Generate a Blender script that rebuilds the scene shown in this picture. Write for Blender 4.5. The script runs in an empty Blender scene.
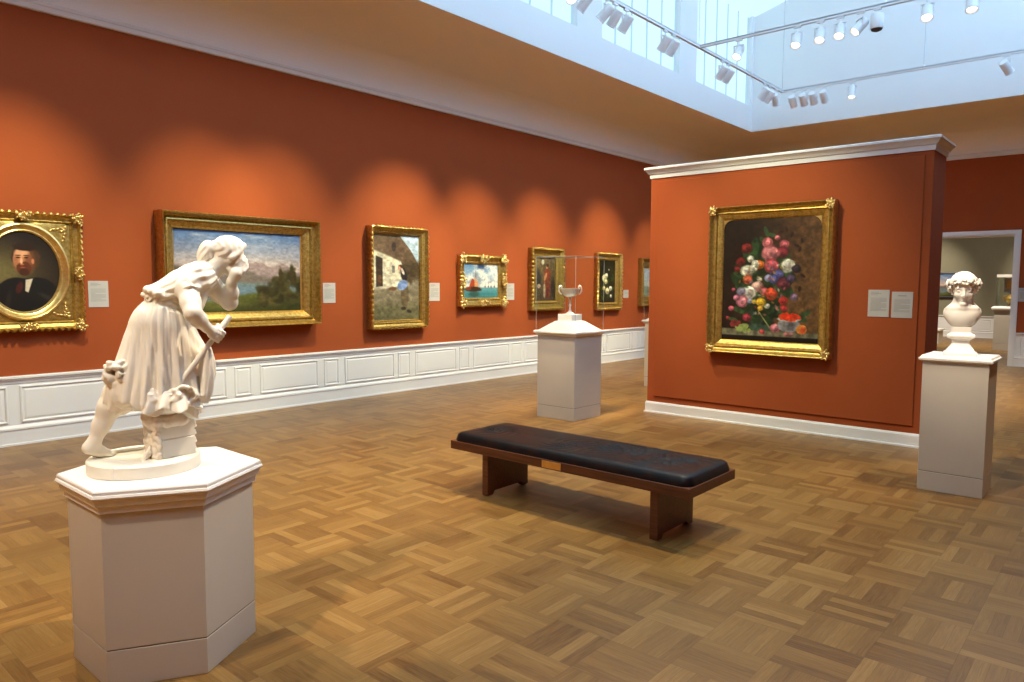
import bpy, math, random
import numpy as np
from mathutils import Vector, Matrix

random.seed(4)
scene = bpy.context.scene
COL = scene.collection
PI = math.pi

# ------------------------------------------------------------------ materials
MATS = {}

def srgb(r, g, b):
    def f(c):
        c /= 255.0
        return c / 12.92 if c <= 0.04045 else ((c + 0.055) / 1.055) ** 2.4
    return (f(r), f(g), f(b), 1.0)


class NT:
    """tiny node-tree helper"""
    def __init__(self, name):
        m = bpy.data.materials.new(name)
        m.use_nodes = True
        self.m = m
        self.t = m.node_tree
        self.b = self.t.nodes["Principled BSDF"]
        MATS[name] = m

    def n(self, kind, **kw):
        nd = self.t.nodes.new(kind)
        for k, v in kw.items():
            setattr(nd, k, v)
        return nd

    def l(self, a, b):
        self.t.links.new(a, b)

    def math(self, op, a, b=None, clamp=False):
        nd = self.n("ShaderNodeMath", operation=op, use_clamp=clamp)
        for i, v in enumerate((a, b)):
            if v is None:
                continue
            if isinstance(v, (int, float)):
                nd.inputs[i].default_value = v
            else:
                self.l(v, nd.inputs[i])
        return nd.outputs[0]

    def ramp(self, fac, stops):
        r = self.n("ShaderNodeValToRGB")
        e = r.color_ramp.elements
        while len(e) < len(stops):
            e.new(0.5)
        for i, (p, c) in enumerate(stops):
            e[i].position = p
            e[i].color = c
        self.l(fac, r.inputs[0])
        return r.outputs[0]

    def noise(self, scale, detail=4, vec=None, rough=0.5):
        nd = self.n("ShaderNodeTexNoise")
        nd.inputs["Scale"].default_value = scale
        nd.inputs["Detail"].default_value = detail
        nd.inputs["Roughness"].default_value = rough
        if vec is None:
            vec = self.n("ShaderNodeTexCoord").outputs["Object"]
        self.l(vec, nd.inputs["Vector"])
        return nd.outputs["Fac"]

    def bump(self, h, strength=0.2, dist=0.01):
        nd = self.n("ShaderNodeBump")
        nd.inputs["Strength"].default_value = strength
        nd.inputs["Distance"].default_value = dist
        self.l(h, nd.inputs["Height"])
        self.l(nd.outputs[0], self.b.inputs["Normal"])


def simple(name, c1, c2=None, rough=0.6, metal=0.0, nscale=6.0, bump=0.0, bscale=60, spec=0.5, coat=0.0):
    k = NT(name)
    k.b.inputs["Roughness"].default_value = rough
    k.b.inputs["Metallic"].default_value = metal
    k.b.inputs["Specular IOR Level"].default_value = spec
    k.b.inputs["Coat Weight"].default_value = coat
    if c2 is None:
        c2 = tuple(x * 0.9 for x in c1[:3]) + (1,)
    k.l(k.ramp(k.noise(nscale), [(0.35, c1), (0.65, c2)]), k.b.inputs["Base Color"])
    if bump:
        k.bump(k.noise(bscale, 3), bump, 0.004)
    return k.m


def emit(name, col, strength):
    k = NT(name)
    k.b.inputs["Base Color"].default_value = col
    k.b.inputs["Emission Color"].default_value = col
    k.b.inputs["Emission Strength"].default_value = strength
    return k.m


WALL_RED = simple("terracotta_wall_fabric", (0.330, 0.0715, 0.0195, 1), (0.317, 0.068, 0.0185, 1), 0.85, nscale=3, bump=0.12, bscale=420, spec=0.2)
WHITE = simple("white_trim_paint", (0.76, 0.76, 0.77, 1), (0.74, 0.74, 0.75, 1), 0.45, nscale=2)
CEIL = simple("ceiling_plaster", (0.88, 0.865, 0.85, 1), (0.87, 0.855, 0.84, 1), 0.9, nscale=1.5)
SHAFT = simple("skylight_plaster", (0.78, 0.79, 0.80, 1), (0.77, 0.78, 0.79, 1), 0.9, nscale=1.5)
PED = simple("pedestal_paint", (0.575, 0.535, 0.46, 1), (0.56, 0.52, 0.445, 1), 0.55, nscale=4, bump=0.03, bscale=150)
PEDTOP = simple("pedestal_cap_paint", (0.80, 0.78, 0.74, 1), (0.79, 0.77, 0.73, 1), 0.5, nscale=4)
GROOVE = simple("pedestal_shadow_gap", (0.10, 0.085, 0.07, 1), None, 0.8)
OLIVE = simple("olive_grey_wall", (0.21, 0.195, 0.13, 1), (0.20, 0.185, 0.125, 1), 0.85, nscale=3)
MARBLE = simple("cream_marble", (0.83, 0.795, 0.69, 1), (0.79, 0.745, 0.63, 1), 0.42, nscale=9, bump=0.05, bscale=90, spec=0.4)
MARBLE_ROUGH = simple("rough_cut_marble", (0.80, 0.74, 0.63, 1), (0.70, 0.62, 0.49, 1), 0.6, nscale=25, bump=0.9, bscale=55)
MARBLE_W = simple("white_marble", (0.86, 0.83, 0.77, 1), (0.83, 0.80, 0.73, 1), 0.42, nscale=9)
SILVER = simple("polished_silver", (0.90, 0.87, 0.80, 1), (0.84, 0.80, 0.72, 1), 0.32, 0.6, nscale=20)
BRASS = simple("engraved_brass", (0.80, 0.50, 0.16, 1), (0.72, 0.44, 0.13, 1), 0.35, 0.8, nscale=30)
LAMPW = simple("lamp_white_enamel", (0.80, 0.80, 0.81, 1), (0.78, 0.78, 0.79, 1), 0.4)
DARK = simple("dark_plastic", (0.03, 0.03, 0.035, 1), None, 0.4)
CABLE = simple("steel_cable", (0.45, 0.47, 0.5, 1), None, 0.4, 0.6)
CARD = simple("label_card", (0.47, 0.445, 0.425, 1), (0.455, 0.43, 0.41, 1), 0.6)
INK = simple("label_print", (0.25, 0.24, 0.24, 1), None, 0.7)
LENS = emit("lit_lamp_lens", (1.0, 0.90, 0.78, 1), 3.0)
PANE = emit("daylit_translucent_panel", (0.62, 0.90, 1.0, 1), 0.95)
PANE_BOOST = emit("boosted_daylight_panel", (0.46, 0.70, 1.0, 1), 1.9)  # unseen right-hand windows, glow boosted to light the room
PANE_ADDED = emit("added_upper_panel", (0.48, 0.71, 1.0, 1), 7.0)  # invented upper tier on the unseen right side, lights cove and wall top
ROOF_GLOW = emit("added_roof_glow", (0.60, 0.86, 1.0, 1), 0.85)  # glow added to the roof slab to brighten the top of the shaft
ROOF_GLOW.node_tree.nodes["Principled BSDF"].inputs["Base Color"].default_value = (0.3, 0.33, 0.35, 1)
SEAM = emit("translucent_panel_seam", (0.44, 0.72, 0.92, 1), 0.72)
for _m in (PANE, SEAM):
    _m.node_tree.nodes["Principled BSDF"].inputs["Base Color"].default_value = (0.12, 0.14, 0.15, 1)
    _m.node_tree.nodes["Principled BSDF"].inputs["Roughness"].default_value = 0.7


def mk_gold(name, a, b, rough=0.38):
    k = NT(name)
    k.b.inputs["Metallic"].default_value = 0.85
    k.b.inputs["Roughness"].default_value = rough
    k.l(k.ramp(k.noise(28, 5, rough=0.65), [(0.3, b), (0.62, a)]), k.b.inputs["Base Color"])
    k.bump(k.noise(120, 3), 0.25, 0.003)
    return k.m


GOLD = mk_gold("gilded_moulding", (0.64, 0.43, 0.125, 1), (0.33, 0.20, 0.05, 1))
GOLD2 = mk_gold("bright_gilding", (0.86, 0.64, 0.26, 1), (0.64, 0.43, 0.14, 1), 0.32)
GOLD3 = mk_gold("matte_gilding", (0.46, 0.30, 0.08, 1), (0.31, 0.19, 0.045, 1), 0.5)


def mk_wood(name, c1, c2, rough=0.4):
    k = NT(name)
    tc = k.n("ShaderNodeTexCoord")
    mp = k.n("ShaderNodeMapping")
    mp.inputs["Scale"].default_value = (1.5, 30, 30)
    k.l(tc.outputs["Object"], mp.inputs["Vector"])
    nz = k.noise(2.2, 6, mp.outputs[0], 0.6)
    k.l(k.ramp(nz, [(0.3, c1), (0.7, c2)]), k.b.inputs["Base Color"])
    k.b.inputs["Roughness"].default_value = rough
    return k.m


BENCHWOOD = mk_wood("cherry_bench_wood", (0.075, 0.021, 0.008, 1), (0.170, 0.052, 0.017, 1))


def mk_leather():
    k = NT("black_bench_leather")
    k.b.inputs["Roughness"].default_value = 0.38
    k.b.inputs["Specular IOR Level"].default_value = 0.28
    k.l(k.ramp(k.noise(7, 5), [(0.45, (0.005, 0.0055, 0.0075, 1)), (0.62, (0.017, 0.0075, 0.006, 1))]), k.b.inputs["Base Color"])
    k.bump(k.noise(140, 3), 0.15, 0.002)
    return k.m


LEATHER = mk_leather()


def mk_glass():
    k = NT("clear_case_glass")
    out = k.t.nodes["Material Output"]
    tr = k.n("ShaderNodeBsdfTransparent")
    tr.inputs[0].default_value = (0.97, 0.985, 0.98, 1)
    gl = k.n("ShaderNodeBsdfGlossy")
    gl.inputs["Roughness"].default_value = 0.02
    lw = k.n("ShaderNodeLayerWeight")
    lw.inputs["Blend"].default_value = 0.08
    fac = k.math("MULTIPLY", lw.outputs["Fresnel"], 0.8)
    mx = k.n("ShaderNodeMixShader")
    k.l(fac, mx.inputs[0])
    k.l(tr.outputs[0], mx.inputs[1])
    k.l(gl.outputs[0], mx.inputs[2])
    k.l(mx.outputs[0], out.inputs["Surface"])
    return k.m


GLASS = mk_glass()
GLASSEDGE = simple("polished_glass_edge", (0.72, 0.78, 0.76, 1), None, 0.2)
GLASSEDGE.node_tree.nodes["Principled BSDF"].inputs["Alpha"].default_value = 0.45


def mk_floor():
    k = NT("oak_block_parquet")
    geo = k.n("ShaderNodeTexCoord")
    sx = k.n("ShaderNodeSeparateXYZ")
    k.l(geo.outputs["Object"], sx.inputs[0])
    B = 0.3055
    X = k.math("DIVIDE", k.math("SUBTRACT", sx.outputs[0], -0.53), B)
    Y = k.math("DIVIDE", k.math("SUBTRACT", sx.outputs[1], 2.41), B)
    ix = k.math("FLOOR", X)
    iy = k.math("FLOOR", Y)
    fx = k.math("SUBTRACT", X, ix)
    fy = k.math("SUBTRACT", Y, iy)
    par = k.math("FLOORED_MODULO", k.math("ADD", ix, iy), 2.0)      # 1 -> planks run along y

    def mix(a, b):                                                   # par ? b : a
        return k.math("ADD", k.math("MULTIPLY", a, k.math("SUBTRACT", 1.0, par)), k.math("MULTIPLY", b, par))
    across = mix(fy, fx)
    along = mix(X, Y)
    pl = k.math("MULTIPLY", across, 5.0)
    pi_ = k.math("FLOOR", pl)
    pf = k.math("SUBTRACT", pl, pi_)
    cv = k.n("ShaderNodeCombineXYZ")
    k.l(ix, cv.inputs[0]); k.l(iy, cv.inputs[1]); k.l(pi_, cv.inputs[2])
    wn = k.n("ShaderNodeTexWhiteNoise", noise_dimensions="3D")
    k.l(cv.outputs[0], wn.inputs["Vector"])
    cv2 = k.n("ShaderNodeCombineXYZ")
    k.l(ix, cv2.inputs[0]); k.l(iy, cv2.inputs[1])
    wn2 = k.n("ShaderNodeTexWhiteNoise", noise_dimensions="3D")
    k.l(cv2.outputs[0], wn2.inputs["Vector"])
    # grain
    gv = k.n("ShaderNodeCombineXYZ")
    k.l(k.math("MULTIPLY", along, 1.1), gv.inputs[0])
    k.l(k.math("MULTIPLY", pl, 3.2), gv.inputs[1])
    k.l(k.math("MULTIPLY", wn.outputs[0], 57.0), gv.inputs[2])
    nz = k.n("ShaderNodeTexNoise")
    nz.inputs["Scale"].default_value = 1.6
    nz.inputs["Detail"].default_value = 7
    nz.inputs["Roughness"].default_value = 0.62
    nz.inputs["Distortion"].default_value = 0.8
    k.l(gv.outputs[0], nz.inputs["Vector"])
    v = k.math("ADD", k.math("MULTIPLY", wn.outputs[0], 0.58), k.math("MULTIPLY", wn2.outputs[0], 0.17))
    v = k.math("ADD", v, k.math("MULTIPLY", k.math("SUBTRACT", nz.outputs["Fac"], 0.5), 1.15))
    v = k.math("ADD", v, 0.12)
    base = k.ramp(v, [(0.02, (0.138, 0.060, 0.0135, 1)), (0.35, (0.226, 0.115, 0.029, 1)),
                      (0.62, (0.278, 0.148, 0.039, 1)), (0.95, (0.36, 0.206, 0.063, 1))])
    # seams
    e1 = k.math("MINIMUM", pf, k.math("SUBTRACT", 1.0, pf))
    s1 = k.math("LESS_THAN", e1, 0.018)
    al = mix(fx, fy)
    e2 = k.math("MINIMUM", al, k.math("SUBTRACT", 1.0, al))
    s2 = k.math("LESS_THAN", e2, 0.005)
    seam = k.math("MAXIMUM", s1, s2)
    mx = k.n("ShaderNodeMix", data_type="RGBA")
    k.l(k.math("MULTIPLY", seam, 0.35), mx.inputs[0])
    k.l(base, mx.inputs[6])
    mx.inputs[7].default_value = (0.07, 0.035, 0.014, 1)
    k.l(mx.outputs[2], k.b.inputs["Base Color"])
    r = k.math("ADD", 0.30, k.math("MULTIPLY", nz.outputs["Fac"], 0.16))
    k.l(r, k.b.inputs["Roughness"])
    k.b.inputs["Specular IOR Level"].default_value = 0.42
    k.bump(k.math("SUBTRACT", k.math("MULTIPLY", wn.outputs[0], 0.4), seam), 0.12, 0.002)
    return k.m


FLOOR = mk_floor()


def mk_canvas():
    k = NT("varnished_oil_paint")
    at = k.n("ShaderNodeAttribute", attribute_name="paint")
    k.l(at.outputs["Color"], k.b.inputs["Base Color"])
    k.b.inputs["Roughness"].default_value = 0.42
    k.b.inputs["Specular IOR Level"].default_value = 0.35
    k.bump(k.noise(260, 2), 0.12, 0.001)
    return k.m


CANVAS = mk_canvas()

# ------------------------------------------------------------------ mesh helpers

def link(name, me, mat=None, parent=None, loc=None, rot=None):
    o = bpy.data.objects.new(name, me)
    COL.objects.link(o)
    if mat is not None and me is not None:
        for m in (mat if isinstance(mat, (list, tuple)) else [mat]):
            if m.name not in [x.name for x in me.materials if x]:
                me.materials.append(m)
    if parent is not None:
        o.parent = parent
    if loc is not None:
        o.location = loc
    if rot is not None:
        o.rotation_euler = rot
    return o


class MB:
    def __init__(self):
        self.v, self.f = [], []

    def add(self, vs, fs):
        o = len(self.v)
        self.v += [tuple(map(float, p)) for p in vs]
        self.f += [tuple(i + o for i in f) for f in fs]
        return self

    def box(self, x0, x1, y0, y1, z0, z1):
        return self.add([(x0, y0, z0), (x1, y0, z0), (x1, y1, z0), (x0, y1, z0), (x0, y0, z1), (x1, y0, z1), (x1, y1, z1), (x0, y1, z1)],
                        [(0, 3, 2, 1), (4, 5, 6, 7), (0, 1, 5, 4), (1, 2, 6, 5), (2, 3, 7, 6), (3, 0, 4, 7)])

    def loft(self, rings, cap0=True, cap1=True):
        n = len(rings[0])
        vs = [p for r in rings for p in r]
        fs = []
        for k in range(len(rings) - 1):
            for i in range(n):
                j = (i + 1) % n
                fs.append((k * n + i, k * n + j, (k + 1) * n + j, (k + 1) * n + i))
        if cap0:
            fs.append(tuple(reversed(range(n))))
        if cap1:
            fs.append(tuple((len(rings) - 1) * n + i for i in range(n)))
        return self.add(vs, fs)

    def poly_stack(self, sides, prof, rot=0.0, c=(0, 0)):
        """prof: list of (apothem-radius to vertex, z)"""
        rings = [[(c[0] + r * math.cos(rot + 2 * PI * i / sides), c[1] + r * math.sin(rot + 2 * PI * i / sides), z) for i in range(sides)] for r, z in prof]
        return self.loft(rings)

    def lathe(self, prof, n=32, c=(0, 0, 0), cap0=True, cap1=True):
        rings = [[(c[0] + r * math.cos(2 * PI * i / n), c[1] + r * math.sin(2 * PI * i / n), c[2] + z) for i in range(n)] for r, z in prof]
        return self.loft(rings, cap0, cap1)

    def rect_stack(self, prof, c=(0, 0)):
        """prof: (half x, half y, z)"""
        return self.loft([[(c[0] - a, c[1] - b, z), (c[0] + a, c[1] - b, z), (c[0] + a, c[1] + b, z), (c[0] - a, c[1] + b, z)] for a, b, z in prof])

    def tube(self, pts, rad, n=10):
        pts = [Vector(p) for p in pts]
        rad = rad if isinstance(rad, (list, tuple)) else [rad] * len(pts)
        rings = []
        up = None
        for i, p in enumerate(pts):
            d = (pts[min(i + 1, len(pts) - 1)] - pts[max(i - 1, 0)]).normalized()
            if up is None:
                up = Vector((0, 0, 1)) if abs(d.z) < 0.9 else Vector((1, 0, 0))
            a = d.cross(up).normalized()
            b = a.cross(d).normalized()
            up = b
            rings.append([tuple(p + rad[i] * (math.cos(2 * PI * k / n) * a + math.sin(2 * PI * k / n) * b)) for k in range(n)])
        return self.loft(rings)

    def ell(self, c, r, rot=None, nu=8, nv=6):
        R = rot if rot is not None else Matrix.Identity(3)
        rings = []
        for j in range(1, nv):
            t = PI * j / nv
            rings.append([tuple(Vector(c) + R @ Vector((r[0] * math.sin(t) * math.cos(2 * PI * i / nu), r[1] * math.sin(t) * math.sin(2 * PI * i / nu), -r[2] * math.cos(t)))) for i in range(nu)])
        return self.loft(rings)

    def build(self, name, mat, parent=None, loc=None, rot=None, smooth=None, bevel=None):
        me = bpy.data.meshes.new(name)
        me.from_pydata(self.v, [], self.f)
        me.update()
        if smooth is not None:
            me.polygons.foreach_set("use_smooth", [True] * len(me.polygons))
            me.set_sharp_from_angle(angle=math.radians(smooth))
        o = link(name, me, mat, parent, loc, rot)
        if bevel:
            md = o.modifiers.new("bevel", "BEVEL")
            md.width = bevel
            md.segments = 2
            md.limit_method = "ANGLE"
        return o


def tag(o, label=None, cat=None, group=None, kind=None):
    if label: o["label"] = label
    if cat: o["category"] = cat
    if group: o["group"] = group
    if kind: o["kind"] = kind
    return o


def thing(name, label, cat, loc=(0, 0, 0), rotz=0.0, group=None):
    o = bpy.data.objects.new(name, None)
    o.empty_display_size = 0.1
    COL.objects.link(o)
    o.location = loc
    o.rotation_euler = (0, 0, rotz)
    return tag(o, label, cat, group)


def struct(o):
    o["kind"] = "structure"
    return o


# ------------------------------------------------------------------ the room
XL, XR, YN, YF = -8.39, 2.0, -4.0, 17.87
ZW = 4.278                       # top of the red wall
IN, ZC = 1.757, 4.95             # cove inset and skylight lip height
SX0, SX1, SY0, SY1 = XL + IN, XR - IN, YN + IN, YF - 2.32
T = 0.25

m = MB(); m.box(XL - T, XR + T, YN - T, YF + 0.24, -0.2, 0)
m.box(-7.5, 0.5, YF + 0.24, 27.3, -0.2, 0)
struct(m.build("floor", FLOOR))
m = MB(); m.box(XL - T, XL, YN - T, YF + T, 0, 4.9); struct(m.build("wall_left", WALL_RED))
m = MB(); m.box(XR, XR + T, YN - T, YF + T, 0, 4.9); struct(m.build("wall_right", WALL_RED))
m = MB(); m.box(XL, XR, YN - T, YN, 0, 4.9); struct(m.build("wall_rear", WALL_RED))
DX0, DX1, DZ = -4.36, -2.02, 2.67
m = MB()
m.box(XL, DX0, YF, YF + T, 0, 4.9); m.box(DX1, XR, YF, YF + T, 0, 4.9); m.box(DX0, DX1, YF, YF + T, DZ, 4.9)
struct(m.build("wall_far", WALL_RED))
# door casing with jamb lining
m = MB()
for (a, b) in ((DX0 - 0.10, DX0), (DX1, DX1 + 0.10)):
    m.box(a, b, YF - 0.035, YF, 0, DZ + 0.10)
    m.box(a + 0.02, b - 0.02, YF - 0.05, YF - 0.035, 0, DZ + 0.08)
m.box(DX0, DX1, YF - 0.035, YF, DZ, DZ + 0.10)
m.box(DX0 - 0.02, DX1 + 0.02, YF - 0.05, YF - 0.035, DZ + 0.02, DZ + 0.08)
m.box(DX0, DX0 + 0.02, YF, YF + T, 0, DZ); m.box(DX1 - 0.02, DX1, YF, YF + T, 0, DZ); m.box(DX0, DX1, YF, YF + T, DZ - 0.02, DZ)
struct(m.build("trim_1", WHITE))


def rect_ring(prof, x0, x1, y0, y1, nwalls=4):
    """prof: (inset, z) swept round the room rectangle"""
    rings = [[(x0 + i, y0 + i, z), (x1 - i, y0 + i, z), (x1 - i, y1 - i * (2.32 / IN if i > 0.4 else 1), z), (x0 + i, y1 - i * (2.32 / IN if i > 0.4 else 1), z)] for i, z in prof]
    return rings


# crown strip and cove
crown = [(-0.02, ZW), (0.035, ZW), (0.045, ZW + 0.012), (0.045, ZW + 0.05), (0.055, ZW + 0.06), (0.055, ZW + 0.085), (0.035, ZW + 0.10), (-0.02, ZW + 0.10)]
struct(MB().loft(rect_ring(crown, XL, XR, YN, YF), False, False).build("trim_2", WHITE, smooth=25))
n = 18
cove = []
far_in = 2.32
rings = []
pts_ = [(0.013, ZW + 0.09), (0.013, ZW + 0.14)]
for k in range(1, n + 1):
    a = (PI / 2) * k / n
    pts_.append((0.013 + 0.72 * (1 - math.cos(a)), ZW + 0.14 + (ZC - 0.02 - ZW - 0.14) * math.sin(a)))
pts_.append((IN, ZC))
for i, z in pts_:
    j = i if i < IN else far_in
    rings.append([(XL + i, YN + i, z), (XR - i, YN + i, z), (XR - i, YF - j, z), (XL + i, YF - j, z)])
struct(MB().loft(rings, False, False).build("ceiling", CEIL, smooth=40))

# skylight shaft : lip, sill wall, clerestory windows, roof
ZS, ZT = 5.48, 7.37
ZTR = 9.2                       # unseen right side of the roof raised so light reaches the left cove
WINS = [(12.93 - 3.17 * k, 15.44 - 3.17 * k) for k in range(6)]
def roof_z(x):
    return ZT + (ZTR - ZT) * (x - SX0) / (SX1 - SX0)
for side, xs, sg, zt in (("left", SX0, -1, ZT), ("right", SX1, 1, ZTR - 0.05)):
    m = MB()
    def sb(y0, y1, z0, z1):
        m.box(min(xs, xs + sg * 0.3), max(xs, xs + sg * 0.3), y0, y1, z0, z1)
    sb(SY0 - 0.3, SY1 + 0.3, ZC, ZS)
    edges = [SY1 + 0.3] + [v for (a, b) in WINS for v in (b, max(a, SY0))] + [SY0 - 0.3]
    for k in range(0, len(edges), 2):
        if edges[k] > edges[k + 1]:
            sb(edges[k + 1], edges[k], ZS, zt)
    sb(SY0 - 0.3, SY1 + 0.3, zt, zt + 0.3)
    struct(m.build("wall_skylight_" + side, SHAFT))
def gable(y0, y1):
    pr = [(SX0, ZC), (SX1, ZC), (SX1, ZTR + 0.2), (SX0, ZT + 0.2)]
    return MB().loft([[(x, y0, z) for x, z in pr], [(x, y1, z) for x, z in pr]])
struct(gable(SY1, SY1 + 0.3).build("wall_skylight_far", SHAFT))
struct(gable(SY0 - 0.3, SY0).build("wall_skylight_rear", SHAFT))
pr = [(SX0 - 0.3, roof_z(SX0 - 0.3)), (SX1 + 0.3, roof_z(SX1 + 0.3)), (SX1 + 0.3, roof_z(SX1 + 0.3) + 0.25), (SX0 - 0.3, roof_z(SX0 - 0.3) + 0.25)]
struct(MB().loft([[(x, SY0 - 0.3, z) for x, z in pr], [(x, SY1 + 0.3, z) for x, z in pr]]).build("ceiling_skylight", ROOF_GLOW))
k = 0
for xs, sg, zt, pm_ in ((SX0, -1, ZT, PANE), (SX1, 1, ZTR - 0.05, PANE_BOOST)):
    for (a, b) in WINS:
        k += 1
        a2 = max(a, SY0)
        w = MB(); x0, x1 = sorted((xs + sg * 0.10, xs + sg * 0.13))
        zsplit = zt if sg < 0 else 7.35
        w.box(x0, x1, a2 + 0.001, b - 0.001, ZS + 0.001, zsplit - 0.001)
        wo = struct(w.build("window_%d" % k, pm_))
        if sg > 0:
            MB().box(x0, x1, a2 + 0.001, b - 0.001, zsplit + 0.03, zt - 0.001).build("added_upper_pane", PANE_ADDED, wo)  # added tier, out of view, for light on the cove
            MB().box(x0 - 0.03, x1, a2, b, zsplit - 0.001, zsplit + 0.03).build("added_transom", SHAFT, wo)
        bars = MB(); x0, x1 = sorted((xs + sg * 0.085, xs + sg * 0.10))
        for q in range(6):
            yy = a2 + 0.02 + (b - a2 - 0.04) * q / 5
            bars.box(x0, x1, yy - 0.014, yy + 0.014, ZS, zt)
        bars.box(x0, x1, a2, b, ZS, ZS + 0.03)
        bars.build("mullion", SEAM, wo)

# wainscot along the left wall and the far wall
ZR = 0.69
def wains_profile(y0, y1):
    p = [(0, 0), (0.034, 0), (0.034, 0.018), (0.022, 0.022), (0.022, 0.150), (0.030, 0.155), (0.030, 0.172), (0.018, 0.192), (0.012, 0.20),
         (0.012, 0.612), (0.020, 0.618), (0.024, 0.640), (0.034, 0.648), (0.036, 0.662), (0.048, 0.668), (0.048, 0.686), (0.040, 0.692), (0, 0.692)]
    r = [[(XL + d, y0, z) for d, z in p], [(XL + d, y1, z) for d, z in p]]
    return MB().loft([list(reversed(r[0])), list(reversed(r[1]))])
wl = struct(wains_profile(YN, YF).build("baseboard_left", WHITE))
wide, nar = 0.90, 0.243
panels = [(2.19, 2.99), (3.09, 3.99), (4.05, 4.36), (4.455, 4.68), (4.80, 5.64), (5.745, 5.985), (6.085, 6.975), (7.045, 7.285), (7.385, 8.27), (8.34, 8.575), (8.665, 9.57), (9.645, 9.91)]
panels = [(2.19, 3.00), (3.09, 3.33), (3.43, 4.35), (4.45, 4.68), (4.79, 5.65)] + panels[5:]
yy = 10.0
while yy < YF - 1.3:
    panels += [(yy, yy + 0.91), (yy + 0.985, yy + 1.235)]
    yy += 1.325
panels += [(1.83, 2.085), (0.82, 1.73), (0.48, 0.72), (-0.5, 0.38), (-0.84, -0.6), (-1.85, -0.94)]
for (a, b) in panels:
    if b - a < 0.05:
        continue
    z0, z1 = 0.222, 0.592
    prof = [(0, 0.0), (0.0, 0.010), (0.012, 0.014), (0.020, 0.010), (0.026, 0.0015), (0.034, 0.0015), (0.05, 0.007)]
    rings = [[(XL + 0.012 + d, a + t, z0 + t), (XL + 0.012 + d, b - t, z0 + t), (XL + 0.012 + d, b - t, z1 - t), (XL + 0.012 + d, a + t, z1 - t)] for t, d in prof]
    MB().loft(rings, False, True).build("panel", WHITE, wl)
fw = MB()
p = [(0.034, 0), (0.034, 0.018), (0.022, 0.022), (0.022, 0.150), (0.030, 0.172), (0.012, 0.20), (0.012, 0.612), (0.024, 0.640), (0.036, 0.662), (0.048, 0.668), (0.048, 0.686), (0, 0.692), (0, 0)]
for xa, xb in ((XL + 0.05, DX0 - 0.10), (DX1 + 0.10, XR)):
    fw.loft([[(xa, YF - d, z) for d, z in p], [(xb, YF - d, z) for d, z in p]])
fo = struct(fw.build("baseboard_far", WHITE))
for (a, b) in ((DX1 + 0.17, DX1 + 0.42), (DX1 + 0.5, DX1 + 1.4), (DX1 + 1.48, DX1 + 1.73)):
    prof = [(0, 0.0), (0.0, 0.010), (0.012, 0.014), (0.020, 0.010), (0.026, 0.0015), (0.034, 0.0015), (0.05, 0.007)]
    rings = [[(a + t, YF - 0.012 - d, 0.222 + t), (b - t, YF - 0.012 - d, 0.222 + t), (b - t, YF - 0.012 - d, 0.592 - t), (a + t, YF - 0.012 - d, 0.592 - t)] for t, d in prof]
    MB().loft(rings, False, True).build("panel", WHITE, fo)

# freestanding partition
PX0, PX1, PY0, PY1, PZ = -4.735, -1.61, 8.105, 8.665, 2.95
pw = struct(MB().box(PX0, PX1, PY0, PY1, 0, PZ).build("wall_partition", WALL_RED))
pn = MB()
ax0, ax1, az0, az1 = PX0 + 0.10, PX1 - 0.075, 0.215, 2.90
pn.loft([[(ax0, PY0 + 0.001, az0), (ax1, PY0 + 0.001, az0), (ax1, PY0 + 0.001, az1), (ax0, PY0 + 0.001, az1)],
         [(ax0, PY0 - 0.012, az0), (ax1, PY0 - 0.012, az0), (ax1, PY0 - 0.012, az1), (ax0, PY0 - 0.012, az1)],
         [(ax0 + 0.004, PY0 - 0.016, az0 + 0.004), (ax1 - 0.004, PY0 - 0.016, az0 + 0.004), (ax1 - 0.004, PY0 - 0.016, az1 - 0.004), (ax0 + 0.004, PY0 - 0.016, az1 - 0.004)]], False, True)
pn.build("fabric_panel", WALL_RED, pw)
cp = [(0.0, PZ - 0.005), (0.012, PZ - 0.005), (0.016, PZ + 0.045), (0.030, PZ + 0.05), (0.034, PZ + 0.062), (0.045, PZ + 0.075), (0.062, PZ + 0.095), (0.070, PZ + 0.101), (0.070, PZ + 0.120), (0.062, PZ + 0.128), (-0.2, PZ + 0.128)]
rings = [[(PX0 - d, PY0 - d, z), (PX1 + d, PY0 - d, z), (PX1 + d, PY1 + d, z), (PX0 - d, PY1 + d, z)] for d, z in cp]
MB().loft(rings, True, True).build("cornice", WHITE, pw, smooth=25)
bp = [(0.0, 0.0), (0.032, 0), (0.032, 0.016), (0.018, 0.02), (0.018, 0.118), (0.008, 0.138), (0.0, 0.14)]
rings = [[(PX0 - d, PY0 - d, z), (PX1 + d, PY0 - d, z), (PX1 + d, PY1 + d, z), (PX0 - d, PY1 + d, z)] for d, z in bp]
MB().loft(rings, True, False).build("skirting", WHITE, pw)

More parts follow.
